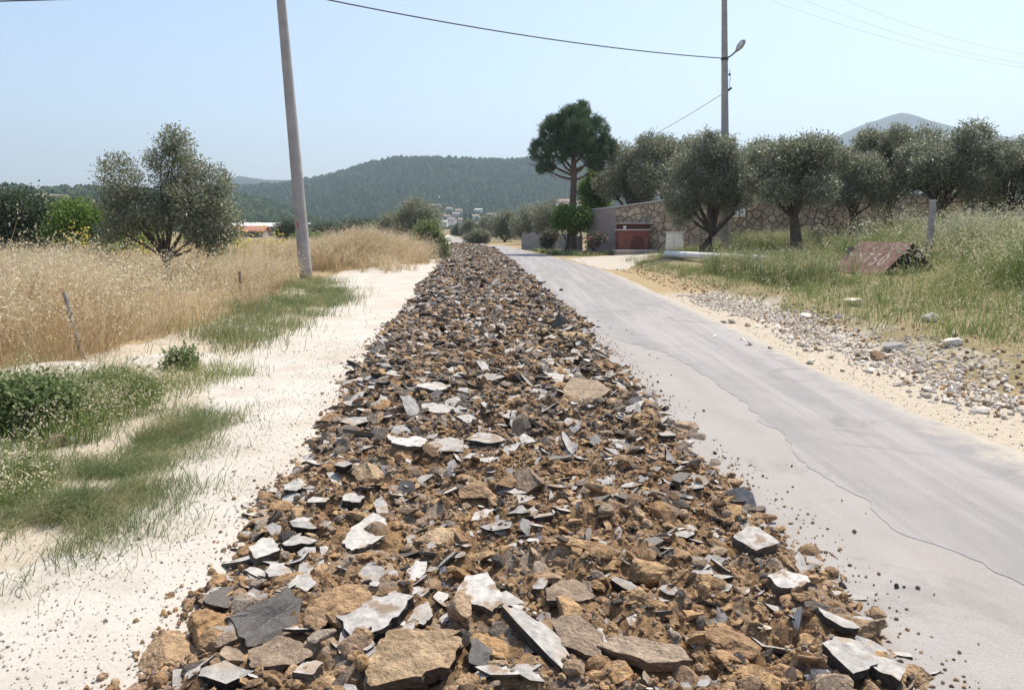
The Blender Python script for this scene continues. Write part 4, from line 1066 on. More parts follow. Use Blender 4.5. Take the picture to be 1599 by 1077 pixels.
def trunk_mesh(lobes, base_r, fork_z, seed, mat='bark', lean=(0, 0), twigs=3, stems=1):
    g = np.random.default_rng(seed); mb = MB()
    lobes = np.array(lobes, float); top = Vector((lean[0], lean[1], fork_z))
    for s in range(stems):
        o = Vector((g.normal(0, base_r * .6), g.normal(0, base_r * .6), 0)) if stems > 1 else Vector()
        mb.tube([o + Vector((0, 0, -.15)), o * .8 + top * .35 + Vector((g.normal(0, .04), g.normal(0, .04), 0)), top], [base_r * 1.25, base_r, base_r * .8], 9)
    for l in lobes:
        c = Vector(l[:3]) + Vector((0, 0, -.1 * l[5])); mid = top.lerp(c, .5) + Vector((g.normal(0, .14), g.normal(0, .14), -.05 * (c - top).length))
        r = base_r * .5 * (.6 + .4 * g.random())
        mb.tube([top - Vector((0, 0, .1)), mid, c], [r, r * .7, r * .35], 7)
        for _ in range(twigs):
            e = c + Vector(g.normal(size=3)) * float(.42 * l[3]); st = mid.lerp(c, float(g.uniform(0, 1)))
            mb.tube([st, st.lerp(e, .5) + Vector(g.normal(size=3)) * .06, e], [r * .4, r * .26, r * .08], 5)
    bmesh.ops.recalc_face_normals(mb.bm, faces=mb.bm.faces)
    me = bpy.data.meshes.new('trunk'); mb.bm.to_mesh(me); mb.bm.free(); me.materials.append(M[mat]); return me
def tree(name, loc, tm, cm, label, cat='tree', group=None, rz=0, sc=1.0, extra=()):
    o = empty(name, loc, rz, label, cat, group); o.scale = (sc, sc, sc) if not hasattr(sc, '__len__') else sc
    if tm: link('trunk', tm, o)
    link('crown', cm, o)
    for nm, me in extra: link(nm, me, o, kind='stuff')
    return o
# the open olive on the left
LO = [(-1.25, 0, 3.2, .55, .6, .62), (-1.3, .1, 2.45, .5, .6, .42), (-.6, -.1, 2.55, .55, .6, .42), (.25, .1, 3.65, .62, .65, .62), (.45, 0, 4.3, .38, .4, .36), (.9, -.1, 3.55, .42, .5, .4), (1.65, .1, 3.05, .42, .5, .5), (1.05, -.4, 2.5, .75, .75, .6), (-.1, -.4, 2.1, .7, .75, .42), (1.75, -.2, 2.0, .6, .65, .6), (-1.3, -.2, 1.75, .55, .6, .36), (1.35, -.3, 1.45, .65, .6, .36), (.35, .3, 2.85, .5, .5, .5)]
lb_ = GT(262, 446)
tree('olive_tree', (lb_[0], lb_[1], tz(*lb_) - .05), trunk_mesh(LO, .13, .95, 3, twigs=5), crown_mesh('crown', LO, 1150, 30, .115, .10, .038, 'olive_leaf', 4, .45), 'open-crowned olive tree standing in the dry grass left of the leaning pole', 'olive tree', 'olive trees', sc=.9)
# olive shapes for the grove
OLV = []
for s in range(4):
    gg = np.random.default_rng(500 + s)
    lobes = []
    for k in range(14):
        a_ = k * 2.4 + gg.uniform(-.3, .3); rr = gg.uniform(.35, 1.6) if k else 0; zz = gg.uniform(2.6, 4.25) - .15 * rr
        q = gg.uniform(.42, .76)
        lobes.append((rr * math.cos(a_), rr * math.sin(a_), zz, q, q, q * gg.uniform(.75, 1.0)))
    OLV.append((trunk_mesh(lobes, .2, 1.55, 510 + s, lean=(gg.uniform(-.2, .2), 0), stems=2), crown_mesh('crown', lobes, 1150, 32, .125, .12, .046, 'olive_leaf', 520 + s, .55)))
def olive(px, py, d, ptop, label, v, rz, wide=1.0, ground=True):
    """foot at pixel column px, distance d; crown top at pixel row ptop"""
    p = DP(px, py, d); z0 = tz(p.x, p.y) - .1
    h = DP(px, ptop, d).z - z0; s = h / 4.75; wide *= .93
    tree('olive_tree', (p.x, p.y, z0), OLV[v][0], OLV[v][1], label, 'olive tree', 'olive trees', rz, (s * wide, s * wide, s))
# forked olive by the cabinet: its own limbs
LF = [(-1.6, -.2, 2.7, .8, .8, .9), (-1.0, .1, 3.9, .9, .8, .85), (.1, 0, 4.55, .85, .9, .75), (.75, .1, 3.9, .8, .9, .8), (-.3, -.3, 3.1, 1.0, .9, .9), (1.1, 0, 3.0, .7, .8, .9), (-1.35, .2, 1.95, .6, .6, .6), (.4, .4, 2.7, .9, .9, .8), (-.4, .3, 5.0, .6, .6, .4)]
fp = DP(1112, 390, 37)
tree('olive_tree', (fp.x, fp.y, tz(fp.x, fp.y) - .1), trunk_mesh(LF, .25, 1.0, 8, stems=2, twigs=4), crown_mesh('crown', LF, 1350, 34, .13, .12, .044, 'olive_leaf', 9, .42), 'olive tree with a dark forked trunk between the cabinet and the lamp pole', 'olive tree', 'olive trees', sc=1.03)
olive(1243, 372, 32, 206, 'olive tree with a single dark trunk right of the lamp pole', 0, .4, 1.08)
olive(1330, 372, 35, 226, 'drooping olive tree whose crown hangs over the stone wall', 1, 1.4, .95)
olive(1385, 372, 37, 192, 'tall olive tree in front of the mountain top', 2, 2.4, .9)
olive(1462, 372, 33, 193, 'tall dark olive tree behind the concrete fence post', 3, 3.3, 1.05)
olive(1575, 372, 31, 212, 'olive tree cut by the right edge of the picture', 0, 4.4, 1.05)
olive(1520, 372, 41, 268, 'low olive tree between the two tall ones at the far right', 2, 5.0, .95)
olive(1190, 372, 47, 205, 'olive tree behind the wall just right of the lamp pole', 1, 5.4, .8)
olive(1040, 372, 53, 202, 'tall olive tree behind the wall, left of the forked one', 2, .9, .8)
olive(985, 372, 53, 225, 'rounded olive tree behind the wall next to the stone pine', 3, 2.0, .95)
olive(1645, 372, 36, 205, 'olive tree just beyond the right edge', 3, 1.1, 1.0)
# stone pine
def pine_mesh(lobes, ntuft, per, seed):
    g = np.random.default_rng(seed); lobes = np.array(lobes, float)
    w = (lobes[:, 3] * lobes[:, 4] * lobes[:, 5]) ** .7; w /= w.sum()
    k = g.choice(len(lobes), ntuft, p=w); d = unit(g.normal(size=(ntuft, 3)) + np.array([0, 0, .25]))
    C = lobes[k, :3] + d * lobes[k, 3:] * (.5 + .5 * g.random(ntuft) ** .6)[:, None]
    ax = unit(d * .55 + np.array([0, 0, .8]) + g.normal(size=(ntuft, 3)) * .2)
    n = ntuft * per
    A = np.repeat(ax, per, 0); P = np.repeat(C, per, 0) + A * g.uniform(-.12, .22, n)[:, None] + g.normal(size=(n, 3)) * .05
    D = unit(A * .9 + g.normal(size=(n, 3)) * .42)
    V, F = leaves(P, D, g.uniform(.18, .34, n), g.uniform(.026, .042, n), g)
    return np_mesh('crown', V, [F], [M['pine_needle']])
pb = DP(893, 392, 52); s_ = np.random.default_rng(8)
LPn = [(0, 0, 8.0, 1.3, 1.3, 1.35), (-1.2, .1, 7.5, 1.0, 1.0, 1.25), (1.3, .1, 7.4, 1.05, 1.0, 1.3), (-2.1, 0, 6.4, .75, .8, .75), (2.05, -.1, 6.5, .8, .9, .9), (.2, -1.2, 7.2, 1.1, .9, 1.2), (.1, 1.3, 7.2, 1.2, .9, 1.2), (-1.1, -.8, 6.3, .95, .8, .8), (1.2, -.6, 6.2, .9, .8, .75), (.0, -.3, 6.6, 1.0, 1.0, .7), (-1.75, .2, 5.35, .65, .6, .32), (.6, .5, 9.0, .6, .6, .5), (1.5, .2, 5.45, .55, .6, .3)]
mbp = MB()
mbp.tube([(0, 0, -.2), (.06, 0, 1.5), (.03, 0, 3.2), (.08, 0, 4.8), (.02, 0, 6.6), (0, 0, 8.6)], [.30, .25, .22, .20, .13, .04], 10)
for l in LPn:
    c = Vector(l[:3]); z0 = 4.3 + .45 * (c.z - 5) + s_.uniform(-.2, .3)
    mbp.tube([(.05, 0, z0), (c.x * .45, c.y * .45, z0 + (c.z - z0) * .3), c], [.10, .075, .03], 6)
    for _ in range(5):
        e = c + Vector(s_.normal(size=3)) * .5; mbp.tube([Vector((c.x * .5, c.y * .5, z0 + (c.z - z0) * .4)).lerp(c, float(s_.uniform(0, 1))), e], [.035, .012], 5)
bmesh.ops.recalc_face_normals(mbp.bm, faces=mbp.bm.faces)
ptm = bpy.data.meshes.new('trunk'); mbp.bm.to_mesh(ptm); mbp.bm.free(); ptm.materials.append(M['bark_pine'])
tree('stone_pine', (pb.x, pb.y, tz(pb.x, pb.y)), ptm, pine_mesh([(a, b, c, d * .9, e * .9, f * .88) for a, b, c, d, e, f in LPn], 2100, 26, 66), 'tall umbrella-crowned stone pine with a bare trunk beside the wall', 'pine tree')
# broadleaf trees and bushes
def bush_lobes(n, rx, rz, z, seed):
    gg = np.random.default_rng(seed)
    return [(gg.uniform(-rx, rx), gg.uniform(-rx, rx) * .7, z + gg.uniform(-rz, rz) * .8, rx * gg.uniform(.42, .7), rx * gg.uniform(.42, .7), rz * gg.uniform(.5, .8)) for _ in range(n)]
def bushy(name, px, d, top, half_px, label, mat, seed, ll=.12, lw=.07, ncl=700, per=20, cr=.14, cat='tree', base=.35, trunk=True, extra=(), shell=.5, drop=0.0):
    p = DP(px, 380, d); z0 = tz(p.x, p.y) - .05; h = DP(px, top, d).z - z0; hw = half_px / FPX * d
    lo = bush_lobes(9, hw * .68, h * (1 - base) * .36, h * (base + (1 - base) * .47), seed)
    lo.append((0, 0, h * .74, hw * .5, hw * .5, h * .24))
    ex = [(nm, crown_mesh(nm, lo, nc, pr, .06, fl, fw, mt, seed + 9, .95)) for nm, mt, nc, pr, fl, fw in extra]
    tree(name, (p.x, p.y, z0 - drop), trunk_mesh(lo, max(.05, hw * .07), h * base * .8, seed + 1, stems=2) if trunk else None, crown_mesh('crown', lo, ncl, per, cr, ll, lw, mat, seed + 2, shell), label, cat, extra=ex)
bushy('broadleaf_tree', 886, 50, 322, 31, 'bright green broadleaf tree in front of the stone pine trunk', 'green_leaf', 21, .16, .10, 520, 20, .16)
bushy('broadleaf_tree', 927, 56, 262, 27, 'dark green broadleaf tree rising behind the left end of the wall', 'green_leaf', 22, .18, .11, 700, 20, .18, base=.25)
bushy('oleander_shrub', 857, 53, 358, 15, 'pink-flowering shrub left of the stone pine trunk', 'dark_leaf', 23, .12, .05, 200, 16, .1, 'shrub', .2, True, (('flowers', 'pink', 34, 6, .10, .09),))
bushy('oleander_shrub', 928, 48.2, 361, 17, 'pink-flowering shrub against the plain end of the wall', 'dark_leaf', 24, .12, .05, 110, 14, .09, 'shrub', .3, True, (('flowers', 'pink', 34, 6, .10, .09),))
bushy('roadside_bush', 668, 44, 343, 30, 'dense green bush at the left roadside behind the earth heap', 'weed_leaf', 25, .12, .06, 900, 20, .13, 'bush', .05)
bushy('field_tree', 652, 74, 308, 42, 'grey-green tree standing above the earth heap', 'olive_leaf', 26, .16, .07, 900, 22, .22, 'tree', .2)
bushy('field_tree', 612, 80, 332, 34, 'lower grey-green tree left of the tallest one above the heap', 'olive_leaf', 27, .16, .07, 700, 20, .22, 'tree', .15)
bushy('field_tree', 560, 95, 345, 36, 'dark round tree at the far edge of the dry field', 'dark_leaf', 28, .2, .09, 600, 20, .25, 'tree', .1)
bushy('field_tree', 515, 100, 350, 30, 'dark green tree right of the leaning pole at the field edge', 'dark_leaf', 29, .2, .09, 500, 20, .25, 'tree', .1)
bushy('field_tree', 455, 98, 344, 26, 'dark green tree behind the leaning pole at the field edge', 'dark_leaf', 30, .2, .09, 500, 20, .25, 'tree', .1)
bushy('field_tree', 486, 88, 366, 24, 'low fresh green bush right of the leaning pole at the field edge', 'green_leaf', 31, .18, .09, 380, 20, .2, 'bush', .05)
bushy('field_tree', 585, 88, 358, 30, 'low dark bush in front of the round tree at the field edge', 'dark_leaf', 32, .2, .09, 500, 20, .22, 'bush', .05)
bushy('hedge_bush', 30, 31, 300, 80, 'large dark green bush at the left edge of the picture', 'dark_leaf', 33, .14, .07, 1500, 22, .2, 'bush', .05)
bushy('hedge_bush', 118, 30, 314, 52, 'bright green feathery bush between the dark bush and the olive', 'green_leaf', 34, .15, .05, 1100, 24, .17, 'bush', .05)
bushy('hedge_bush', 168, 34, 322, 44, 'green bush half hidden behind the open olive', 'weed_leaf', 35, .15, .06, 800, 22, .18, 'bush', .05)
bushy('hedge_bush', -70, 33, 304, 80, 'dark bush running on past the left edge of the picture', 'dark_leaf', 36, .15, .08, 900, 22, .2, 'bush', .05)
bushy('hedge_bush', 215, 40, 345, 45, 'yellow-green bush seen under the crown of the open olive', 'green_leaf', 37, .16, .07, 700, 22, .18, 'bush', .05)
bushy('hedge_bush', 330, 60, 352, 40, 'dark bush seen right of the open olive trunk', 'dark_leaf', 38, .18, .08, 600, 22, .2, 'bush', .05)
bushy('leafy_bush', 25, 6.5, 602, 62, 'leafy green bush at the left edge beside the white sand', 'weed_leaf', 39, .05, .026, 700, 22, .07, 'bush', .02)
bushy('leafy_bush', 272, 9.3, 553, 27, 'small green leafy plant on the sand bank beside the track', 'weed_leaf', 40, .05, .028, 170, 14, .06, 'plant', .05)
bushy('leafy_bush', 150, 7.6, 612, 60, 'straggly grey-green weed bush between sand and dry grass', 'bank_grass', 41, .09, .014, 520, 16, .10, 'bush', .02)
# far olives right of the road, leafy to the ground
for k, (px, d, pt, hwp, lb) in enumerate(((733, 122, 344, 16, 'small olive nearest to the far road end'), (760, 108, 337, 22, 'second olive along the far right of the road'), (788, 92, 328, 26, 'olive in the middle of the row beyond the plank fence'), (822, 80, 321, 28, 'olive behind the left end of the plank fence'), (856, 74, 315, 30, 'olive behind the plank fence next to the stone pine'), (775, 145, 338, 24, 'pale olive half hidden behind the road-side row'), (716, 155, 348, 12, 'distant olive beside the road bend'), (745, 84, 362, 18, 'low olive scrub at the end of the rubble'))):
    bushy('olive_tree', px, d, pt, hwp, lb, 'olive_leaf', 120 + k, .17, .075, 620, 22, .2, 'olive tree', .06)
bushy('hedge_bush', 1530, 50, 300, 60, 'dark bush filling the gap under the far right olives', 'dark_leaf', 42, .16, .08, 700, 22, .2, 'bush', .03)
bushy('hedge_bush', 1620, 46, 300, 60, 'dark bush behind the olive at the right edge', 'dark_leaf', 43, .16, .08, 600, 22, .2, 'bush', .03)
# cypresses by the village
for k, (px, d, t_, b_) in enumerate(((727, 420, 337, 352), (735, 425, 338, 352), (752, 430, 336, 351), (764, 440, 338, 352))):
    p = DP(px, 355, d); h = DP(px, t_, d).z + 1.0
    lo = [(0, 0, h * f, w, w, h * .2) for f, w in ((.2, 1.0), (.4, 1.1), (.6, .9), (.82, .5))]
    tree('cypress_tree', (p.x, p.y, 0), None, crown_mesh('crown', lo, 160, 14, .2, .6, .4, 'dark_leaf', 700 + k, .7), ['first slim dark cypress by the village from the left', 'second slim dark cypress by the village from the left', 'third slim dark cypress by the village from the left', 'rightmost slim dark cypress by the village'][k], 'cypress', 'cypresses by the village')

# ------------------------------------------------------------------ plank fence by the pine
f0, f1 = Vector((.75, 62.5, 0)), Vector((4.6, 51.8, 0))
fe = empty('plank_fence', f0, 0, 'grey vertical plank fence between the far olives and the wall', 'fence'); fe['kind'] = 'thing'
fd = (f1 - f0); fl = fd.length; fu = fd.normalized(); fa = math.atan2(fu.y, fu.x)
npl = int(fl / .21)
for k in range(npl):
    p = fu * (k * .21 + .1); h = 1.3 + gs.uniform(-.14, .16)
    MB().box(p + Vector((0, 0, h / 2 - .05)), (.185, .03, h), fa + gs.uniform(-.03, .03)).build('plank', M['wood_grey'], fe)
for z_ in (.35, .95): MB().box(fu * (fl / 2) + Vector((-fu.y * .04, fu.x * .04, z_)), (fl, .04, .09), fa).build('rail', M['wood'], fe)

# ------------------------------------------------------------------ buildings
def gable_house(name, loc, rz, w, d, h, rh, label, wall='plaster', roof='tile_red', nwin=2, group=None):
    o = empty(name, loc, rz, label, 'house', group)
    MB().box((0, 0, h / 2 - .5), (w, d, h + 1)).build('wall', M[wall], o)
    e = .35
    rf = MB()
    for s in (-1, 1):
        n = Vector((0, s * rh, d / 2)).normalized()
        rf.poly([(-w / 2 - e, s * (d / 2 + e), h - .1), (w / 2 + e, s * (d / 2 + e), h - .1), (w / 2 + e, 0, h + rh), (-w / 2 - e, 0, h + rh)], .14, n)
    for s in (-1, 1): rf.poly([(s * w / 2, -d / 2, h), (s * w / 2, d / 2, h), (s * w / 2, 0, h + rh)], .1, (-s, 0, 0))
    rf.build('roof', M[roof], o)
    for k in range(nwin):
        x = (k + .5) / nwin * w - w / 2
        MB().box((x, -d / 2 - .02, h * .58), (w * .13 + .3, .08, 1.2)).build('window', M['window'], o)
    return o
hb = DP(372, 382, 138)
gable_house('village_house', (hb.x, hb.y, 0), .15, 9.5, 7, 1.0, .85, 'low house with a red tiled roof at the edge of the dry field', nwin=3)
sb_ = DP(415, 382, 165)
sh_o = empty('long_shed', (sb_.x, sb_.y, 0), .05, 'long shed with a white metal roof behind the red tiled house', 'shed')
MB().box((0, 0, .8), (16, 8, 2.2)).build('wall', M['plaster'], sh_o)
MB().poly([(-8.5, -4.6, 1.75), (8.5, -4.6, 1.75), (8.5, 4.6, 2.5), (-8.5, 4.6, 2.5)], .15, (0, 0, 1)).build('roof', M['white'], sh_o)
for k in range(5): MB().box((-6 + k * 3, -4.02, 1.2), (1.4, .06, .7)).build('window', M['window'], sh_o)
gv = np.random.default_rng(900)
spots = [(676, 334, 700), (690, 338, 690), (700, 341, 680), (684, 343, 660), (712, 337, 700), (706, 345, 640), (694, 347, 620), (720, 343, 660), (742, 340, 690), (757, 343, 680), (733, 320, 840), (768, 335, 720), (688, 316, 860), (674, 308, 900), (664, 322, 830), (748, 330, 760), (716, 331, 740), (702, 328, 780), (779, 340, 690), (883, 318, 420), (896, 322, 380), (874, 322, 430)]
wallc = ['house_wall', 'concrete_pale', 'white']; names_w = {'house_wall': 'cream', 'concrete_pale': 'grey', 'white': 'white'}
order = ['lowest', 'central', 'upper', 'outer']
for k, (px, py, d) in enumerate(spots):
    p = DP(px, py, d); r_ = math.hypot(p.x, p.y)
    z = float(hill_h(TA, 650, 1250, np.array(p.x), np.array(p.y), 31, 16)) if r_ > 650 else 0.0
    z = max(z, p.z - 2.5)
    wc = wallc[k % 3]; rf = 'roof_old' if k % 3 else 'concrete_pale'
    if k >= 19: lb = ['tiny pale house behind the fence left of the pine trunk', 'tiny pale house right of the pine trunk', 'tiny pale house between fence and pine'][k - 19]
    elif k in (12, 13, 14): lb = ['pale house up the slope above the village', 'highest pale house on the rocky slope', 'pale house at the left end of the rocky slope'][k - 12]
    elif k == 10: lb = 'lone pale house on the green slope right of the village'
    else:
        rank = sorted(q[0] for q in spots[:19]).index(px)
        lb = 'small %s-walled house in the far village, %s from the left' % (names_w[wc], ['first', 'second', 'third', 'fourth', 'fifth', 'sixth', 'seventh', 'eighth', 'ninth', 'tenth', 'eleventh', 'twelfth', 'thirteenth', 'fourteenth', 'fifteenth', 'sixteenth', 'seventeenth', 'eighteenth', 'nineteenth'][rank])
    gable_house('village_house', (p.x, p.y, z), gv.uniform(-.6, .6), gv.uniform(4.5, 7.5), gv.uniform(5, 7), gv.uniform(2.6, 4.4), gv.uniform(.8, 1.3), lb, wc, rf, 2, 'houses of the far village')
# pale rock outcrops above the village
for k, (px, py, d) in enumerate(((672, 300, 930), (680, 322, 800), (668, 312, 880), (745, 297, 980), (735, 299, 970), (700, 304, 920), (706, 308, 900), (762, 318, 860), (666, 330, 800))):
    p = DP(px, py, d); V, F, mi = clod_shape(3, 40 + k, .5, 8, .3); s = 6 + 4 * gv.random()
    link('rock_outcrop', np_mesh('rock_outcrop', V * np.array([s * 1.3, s, s * .7]), [F], [M['white_stone']]), label='pale rock outcrop on the slope above the village', cat='rock', group='rock outcrops above the village', loc=(p.x, p.y, p.z))

# ------------------------------------------------------------------ grasses and weeds
def sample_poly(P, n, g, jitter=0.0):
    P = np.array(P); lo, hi = P.min(0), P.max(0); out = np.zeros((0, 2))
    while len(out) < n:
        q = lo + (hi - lo) * g.random((n * 2, 2)); out = np.concatenate([out, q[in_poly(q[:, 0], q[:, 1], P)]])
    return out[:n] + (g.normal(size=(n, 2)) * jitter if jitter else 0)
def blades(P, h, w, lean, g, wind=(.25, -.05)):
    n = len(P); ph = g.uniform(0, 6.28, n); th = g.uniform(0, 6.28, n)
    side = np.stack([np.cos(ph), np.sin(ph) * .5, np.zeros(n)], 1) * (w * .5)[:, None]
    le = np.stack([np.cos(th) * lean + wind[0], np.sin(th) * lean + wind[1], np.zeros(n)], 1) * h[:, None]
    upv = np.stack([np.zeros(n), np.zeros(n), h], 1)
    m = P + upv * .58 + le * .3; tip = P + upv * (1 - .18 * lean)[:, None] + le
    V = np.stack([P - side, P + side, m + side * .75, m - side * .75, tip], 1)
    b = (np.arange(n) * 5)[:, None]
    return V.reshape(-1, 3), b + np.array([[0, 1, 2, 3]]), b + np.array([[3, 2, 4]]), tip, m
def grass(name, polys, n, h0, h1, w0, w1, mat, label, lean=.35, heads=0.0, seed=1, hl=.028, hw=.011, clump=0, cat='grass', headmat='oat_head', nh=7, jitter=.0, edge=None, wind=(.12, -.05), thin=None):
    g = np.random.default_rng(seed); pts = []
    areas = []
    for P in polys:
        P = np.array(P); areas.append(.5 * abs(np.dot(P[:, 0], np.roll(P[:, 1], 1)) - np.dot(P[:, 1], np.roll(P[:, 0], 1))))
    for P, a in zip(polys, areas): pts.append(sample_poly(P, max(20, int(n * a / sum(areas))), g, jitter))
    q = np.concatenate(pts)
    if thin is not None: q = q[g.random(len(q)) < thin(q[:, 0], q[:, 1])]
    if clump:
        c = q[g.integers(0, len(q), max(10, len(q) // clump))]
        q = c[g.integers(0, len(c), len(q))] + g.normal(size=(len(q), 2)) * .07 * (1 + q[:, 1:2] * .02)
    if edge is not None: q = q[edge(q[:, 0], q[:, 1])]
    n = len(q)
    P = np.column_stack([q, terrain(q[:, 0], q[:, 1]) - .01])
    sc = (.3 + 1.4 * fbm(q[:, 0] * .6, q[:, 1] * .6, 3, seed + 40)) * (.55 + .9 * fbm(q[:, 0] * 2.6, q[:, 1] * 2.6, 2, seed + 41))
    h = g.uniform(h0, h1, n) * sc; w = g.uniform(w0, w1, n)
    V, F4, F3, tip, mid = blades(P, h, w, lean * g.uniform(.3, 1.4, n), g, wind)
    polys_ = [F4, F3]; mi = np.zeros(2 * n, int); mats = [M[mat]]
    if heads > 0:
        k = np.where(g.random(n) < heads)[0]
        t = g.uniform(.35, 1.05, (len(k), nh))[:, :, None]
        C = (mid[k][:, None] * (1 - t) + tip[k][:, None] * t).reshape(-1, 3) + g.normal(size=(len(k) * nh, 3)) * hl * .9
        D = unit(g.normal(size=C.shape) * .6 + np.array([.15, 0, -.5])); m_ = len(C)
        LV, LF = leaves(C, D, hl * g.uniform(.6, 1.3, m_), hw * g.uniform(.7, 1.3, m_), g)
        polys_.append(LF + len(V)); V = np.concatenate([V, LV]); mi = np.concatenate([mi, np.ones(m_, int)]); mats.append(M[headmat])
    stuff(name, np_mesh(name, V, polys_, mats, mi), label, cat)
near_field = lambda x, y: (x < ip(FE, y) + .25 * np.sin(y * 2.1)) & ~((np.abs(x - lb_[0] * y / lb_[1]) < 1.5) & (y > lb_[1] - 8) & (y < lb_[1] + .6) & (vnoise(x * 9, y * 9, 5) < .8))
grass('dry_grass', [[(-14, 6.2), (-5.2, 6.2), (-4.7, 8), (-4.8, 15), (-6.2, 22), (-20, 22)]], 50000, .35, .95, .005, .010, 'dry_grass', 'tall dry golden oat grass at the near edge of the field', .85, .40, 1, .034, .014, edge=lambda x, y: near_field(x, y) & ~((np.abs(x + 5.4) < .75) & (np.abs(y - 8.3) < .7)), clump=9)
grass('oat_grass', [[(-20, 15), (-5.0, 15), (-6.5, 25), (-36, 30)]], 36000, .35, .9, .009, .016, 'dry_grass', 'pale dry oat grass around the open olive', .75, .55, 2, .045, .018, edge=near_field, clump=8)
grass('field_grass', [[(-50, 29), (-8, 26), (-7.2, 30), (-8.6, 38), (-7, 75), (-75, 75)]], 60000, .35, .6, .025, .045, 'field_straw', 'pale golden grass of the far field', .35, .25, 3, .07, .03, nh=4)
grass('heap_grass', [[(-9.0, 29.2), (-5.2, 29.8), (-4.3, 34), (-4.6, 40), (-8.2, 40), (-9.5, 34)]], 19000, .4, 1.0, .011, .02, 'dry_grass', 'dry reddish golden grass covering the earth heap', .8, .5, 4, .05, .02, clump=14, jitter=.45)
grass('roadside_grass', [[(-6.4, 40), (-4.5, 40), (-5.4, 55), (-7.0, 72), (-10, 72)]], 6000, .3, .6, .02, .04, 'bank_grass', 'weedy grass along the far left roadside', .4, .2, 5, .06, .03)
grass('wild_oats', [[(-13, 7.5), (-5.3, 8), (-5.2, 15), (-6.6, 23), (-18, 24)]], 5200, .8, 1.3, .006, .011, 'dry_grass', 'taller pale wild oats in loose clumps above the dry grass', .7, .95, 51, .042, .018, edge=near_field, clump=16, nh=14)
grass('field_weeds', [[(-14, 9), (-5.2, 9), (-5.0, 15), (-6.6, 23), (-20, 24)]], 7000, .3, .7, .007, .013, 'bank_grass', 'green weeds scattered through the dry grass', .8, .1, 52, edge=near_field, clump=22, thin=lambda x, y: np.clip(fbm(x * .8, y * .8, 3, 83) * 5 - 2.3, 0, 1))
A1 = pxpoly([(-60, 800), (-60, 866), (60, 872), (110, 862), (190, 792), (245, 742), (312, 668), (318, 645), (260, 652), (190, 690), (120, 738), (60, 775)])
A2 = pxpoly([(-40, 945), (18, 948), (30, 962), (-40, 985)])
thinA = lambda x, y: np.clip(fbm(x * 2.2, y * 2.2, 4, 33) * 4.2 - 1.5, .03, 1)
grass('verge_grass', [A1, A2], 38000, .03, .15, .003, .006, 'green_grass', 'short green grass patch beside the dusty track', 1.3, 0, 6, jitter=.26, thin=thinA)
A3 = pxpoly([(305, 540), (318, 512), (400, 470), (450, 445), (500, 438), (545, 462), (500, 490), (440, 515), (390, 538), (335, 556)])
grass('verge_tall_grass', [A3], 24000, .1, .32, .006, .012, 'green_grass', 'green grass with white flowers below the leaning pole', .8, .02, 7, .03, .03, headmat='pale_leaf', nh=2, jitter=.35, thin=lambda x, y: np.clip(fbm(x * 1.6, y * 1.6, 4, 35) * 4.5 - 1.6, .04, 1))
A4 = pxpoly([(-40, 700), (90, 720), (200, 690), (200, 640), (330, 600), (410, 580), (330, 570), (200, 600), (-40, 640)])
grass('sparse_grass', [A4], 7000, .06, .22, .004, .008, 'bank_grass', 'sparse dry and green grass on the sandy bank', .7, .05, 8, jitter=.15, thin=thinA)
A7 = pxpoly([(-40, 660), (100, 700), (220, 640), (210, 600), (60, 600), (-40, 610)])
grass('bush_weeds', [A7], 5200, .15, .5, .004, .009, 'bank_grass', 'thin straw and green stalks growing through the leafy bushes', .9, .25, 53, jitter=.12, clump=9)
A5 = pxpoly([(-40, 720), (70, 735), (60, 780), (-40, 800)])
grass('weedy_grass', [A5], 5000, .06, .2, .005, .009, 'bank_grass', 'yellowish weeds in front of the leafy bush', .6, .05, 9, jitter=.08)
A6 = pxpoly([(200, 640), (330, 650), (350, 625), (250, 600)])
# right bank
B1 = pxpoly([(1010, 418), (1085, 405), (1130, 384), (1300, 384), (1599, 384), (1760, 400), (1760, 560), (1599, 520), (1420, 480), (1250, 480), (1150, 468), (1080, 440), (1020, 425)])
B1 = [(5.2, 37), (5.2, 32), (5.0, 24), (5.0, 17), (5.1, 13.5), (5.2, 10.5), (5.6, 7.5), (16, 8.2), (24, 16), (26, 39), (10.5, 42.5), (8.4, 39.5)]
def offpipe(x, y):
    tt = np.clip(((x - v0.x) * (v1.x - v0.x) + (y - v0.y) * (v1.y - v0.y)) / ((v1.x - v0.x) ** 2 + (v1.y - v0.y) ** 2), 0, 1)
    dx, dy = x - (v0.x + (v1.x - v0.x) * tt), y - (v0.y + (v1.y - v0.y) * tt)
    return ~((np.abs(dx) < 1.3) & (dy < .3) & (dy > -3.2))
nohut = lambda x, y: offpipe(x, y) & ~((np.abs((x - 9.1) * .74 + (y - 20.8) * -.67) < 1.1) & (np.abs((x - 9.1) * .67 + (y - 20.8) * .74) < .62))
mixt = lambda x, y: np.clip((x - ip(AR, y) - 1.45) / 1.2 + (fbm(x * 1.1, y * 1.1, 3, 66) - .5) * 1.6, 0, 1)
grass('bank_grass', [B1], 66000, .14, .46, .007, .014, 'bank_grass', 'green and straw-coloured grass on the right bank', .9, .10, 10, .035, .016, clump=8, edge=nohut, thin=mixt)
grass('short_bank_grass', [B1], 46000, .05, .16, .007, .013, 'green_grass', 'short green grass on the right bank', .6, 0, 11, edge=nohut, thin=mixt)
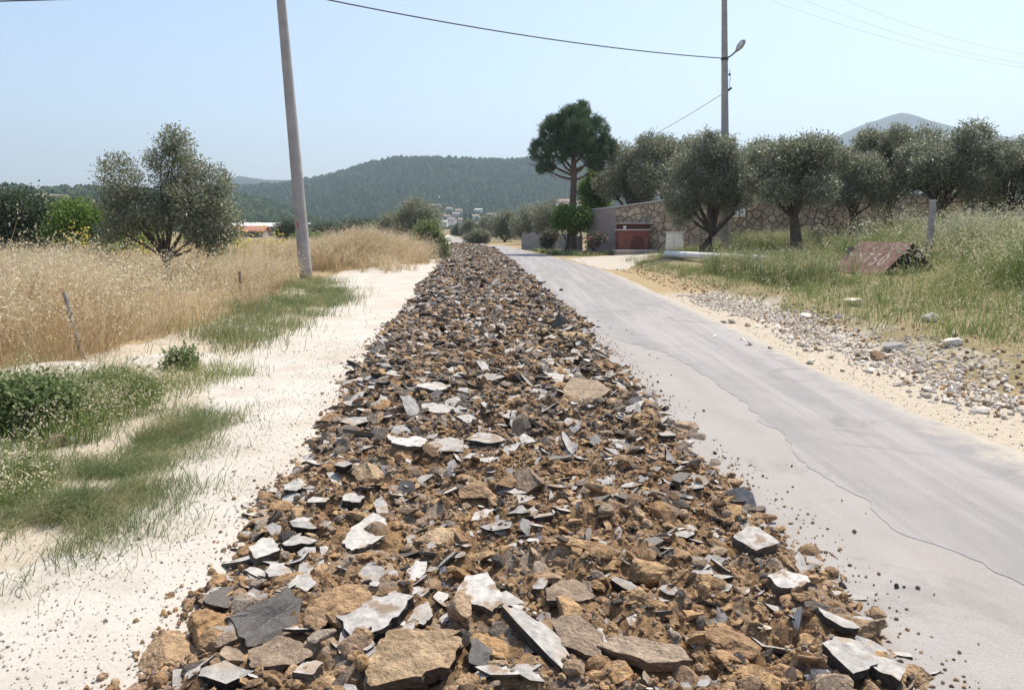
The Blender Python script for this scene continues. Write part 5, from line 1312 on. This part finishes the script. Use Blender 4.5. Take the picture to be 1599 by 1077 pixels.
grass('tall_bank_weeds', [[(9.8, 13), (8.7, 16.5), (11.2, 17.5), (12, 21), (10.5, 26), (20, 30), (22, 17), (13, 10.5), (10, 11)]], 36000, .4, 1.35, .008, .016, 'bank_grass', 'tall straw-coloured weeds on the right bank', .9, .4, 12, .045, .019, clump=30, edge=nohut)
grass('green_weeds', [[(6.6, 20), (6.4, 26), (7.6, 30), (8.2, 24), (8.2, 20.5), (7.6, 18.5)], [(9.4, 34), (11, 39), (14, 39), (13, 33)]], 20000, .35, .95, .010, .02, 'green_grass', 'rank green grass in front of the rusty shelter', .8, .08, 13, .04, .02, clump=7, edge=nohut)
grass('apron_grass', [[(2.5, 49), (4.0, 46.8), (6.4, 46.9), (5.2, 48.6), (3.4, 51.8), (1.2, 58)]], 5000, .08, .3, .02, .035, 'bank_grass', 'grass strip at the foot of the stone pine', .5, .1, 14, .05, .03)
grass('pale_weeds', [[(12.6, 22.5), (13, 27), (15.5, 27), (15, 23)], [(7.9, 18.3), (8.7, 19.0), (8.6, 20.0), (7.8, 19.6)], [(15, 18.5), (17.5, 24), (22, 26), (20, 18)], [(9.55, 19.0), (10.3, 19.4), (10.25, 19.8), (9.6, 19.5)]], 2000, .7, 1.5, .008, .014, 'weed_leaf', 'weeds with whitish seed heads among the grass', .6, .8, 15, .07, .035, headmat='pale_leaf', nh=10, clump=12)
grass('field_flowers', [[(-12, 25), (-8, 25), (-8, 28), (-16, 28), (-18, 27)]], 160, .9, 1.4, .012, .02, 'weed_leaf', 'yellow-flowered weeds below the open olive', .3, .7, 16, .10, .06, headmat='yellow', nh=5, clump=9)

# ------------------------------------------------------------------ air
hz_ = MB(); hz_.box((0, 1700, 219), (9400, 5800, 442))
hm = bpy.data.materials.new('haze_air'); hm.use_nodes = True; hnt = hm.node_tree
for n_ in list(hnt.nodes):
    if n_.type != 'OUTPUT_MATERIAL': hnt.nodes.remove(n_)
pv = hnt.nodes.new('ShaderNodeVolumePrincipled'); pv.inputs['Color'].default_value = (.70, .85, 1.0, 1); pv.inputs['Density'].default_value = .0003
pv.inputs['Anisotropy'].default_value = .25
hnt.links.new(pv.outputs[0], hnt.nodes['Material Output'].inputs['Volume'])
hz_.build('haze', hm, None, kind='stuff', label='pale summer haze filling the air', cat='haze')
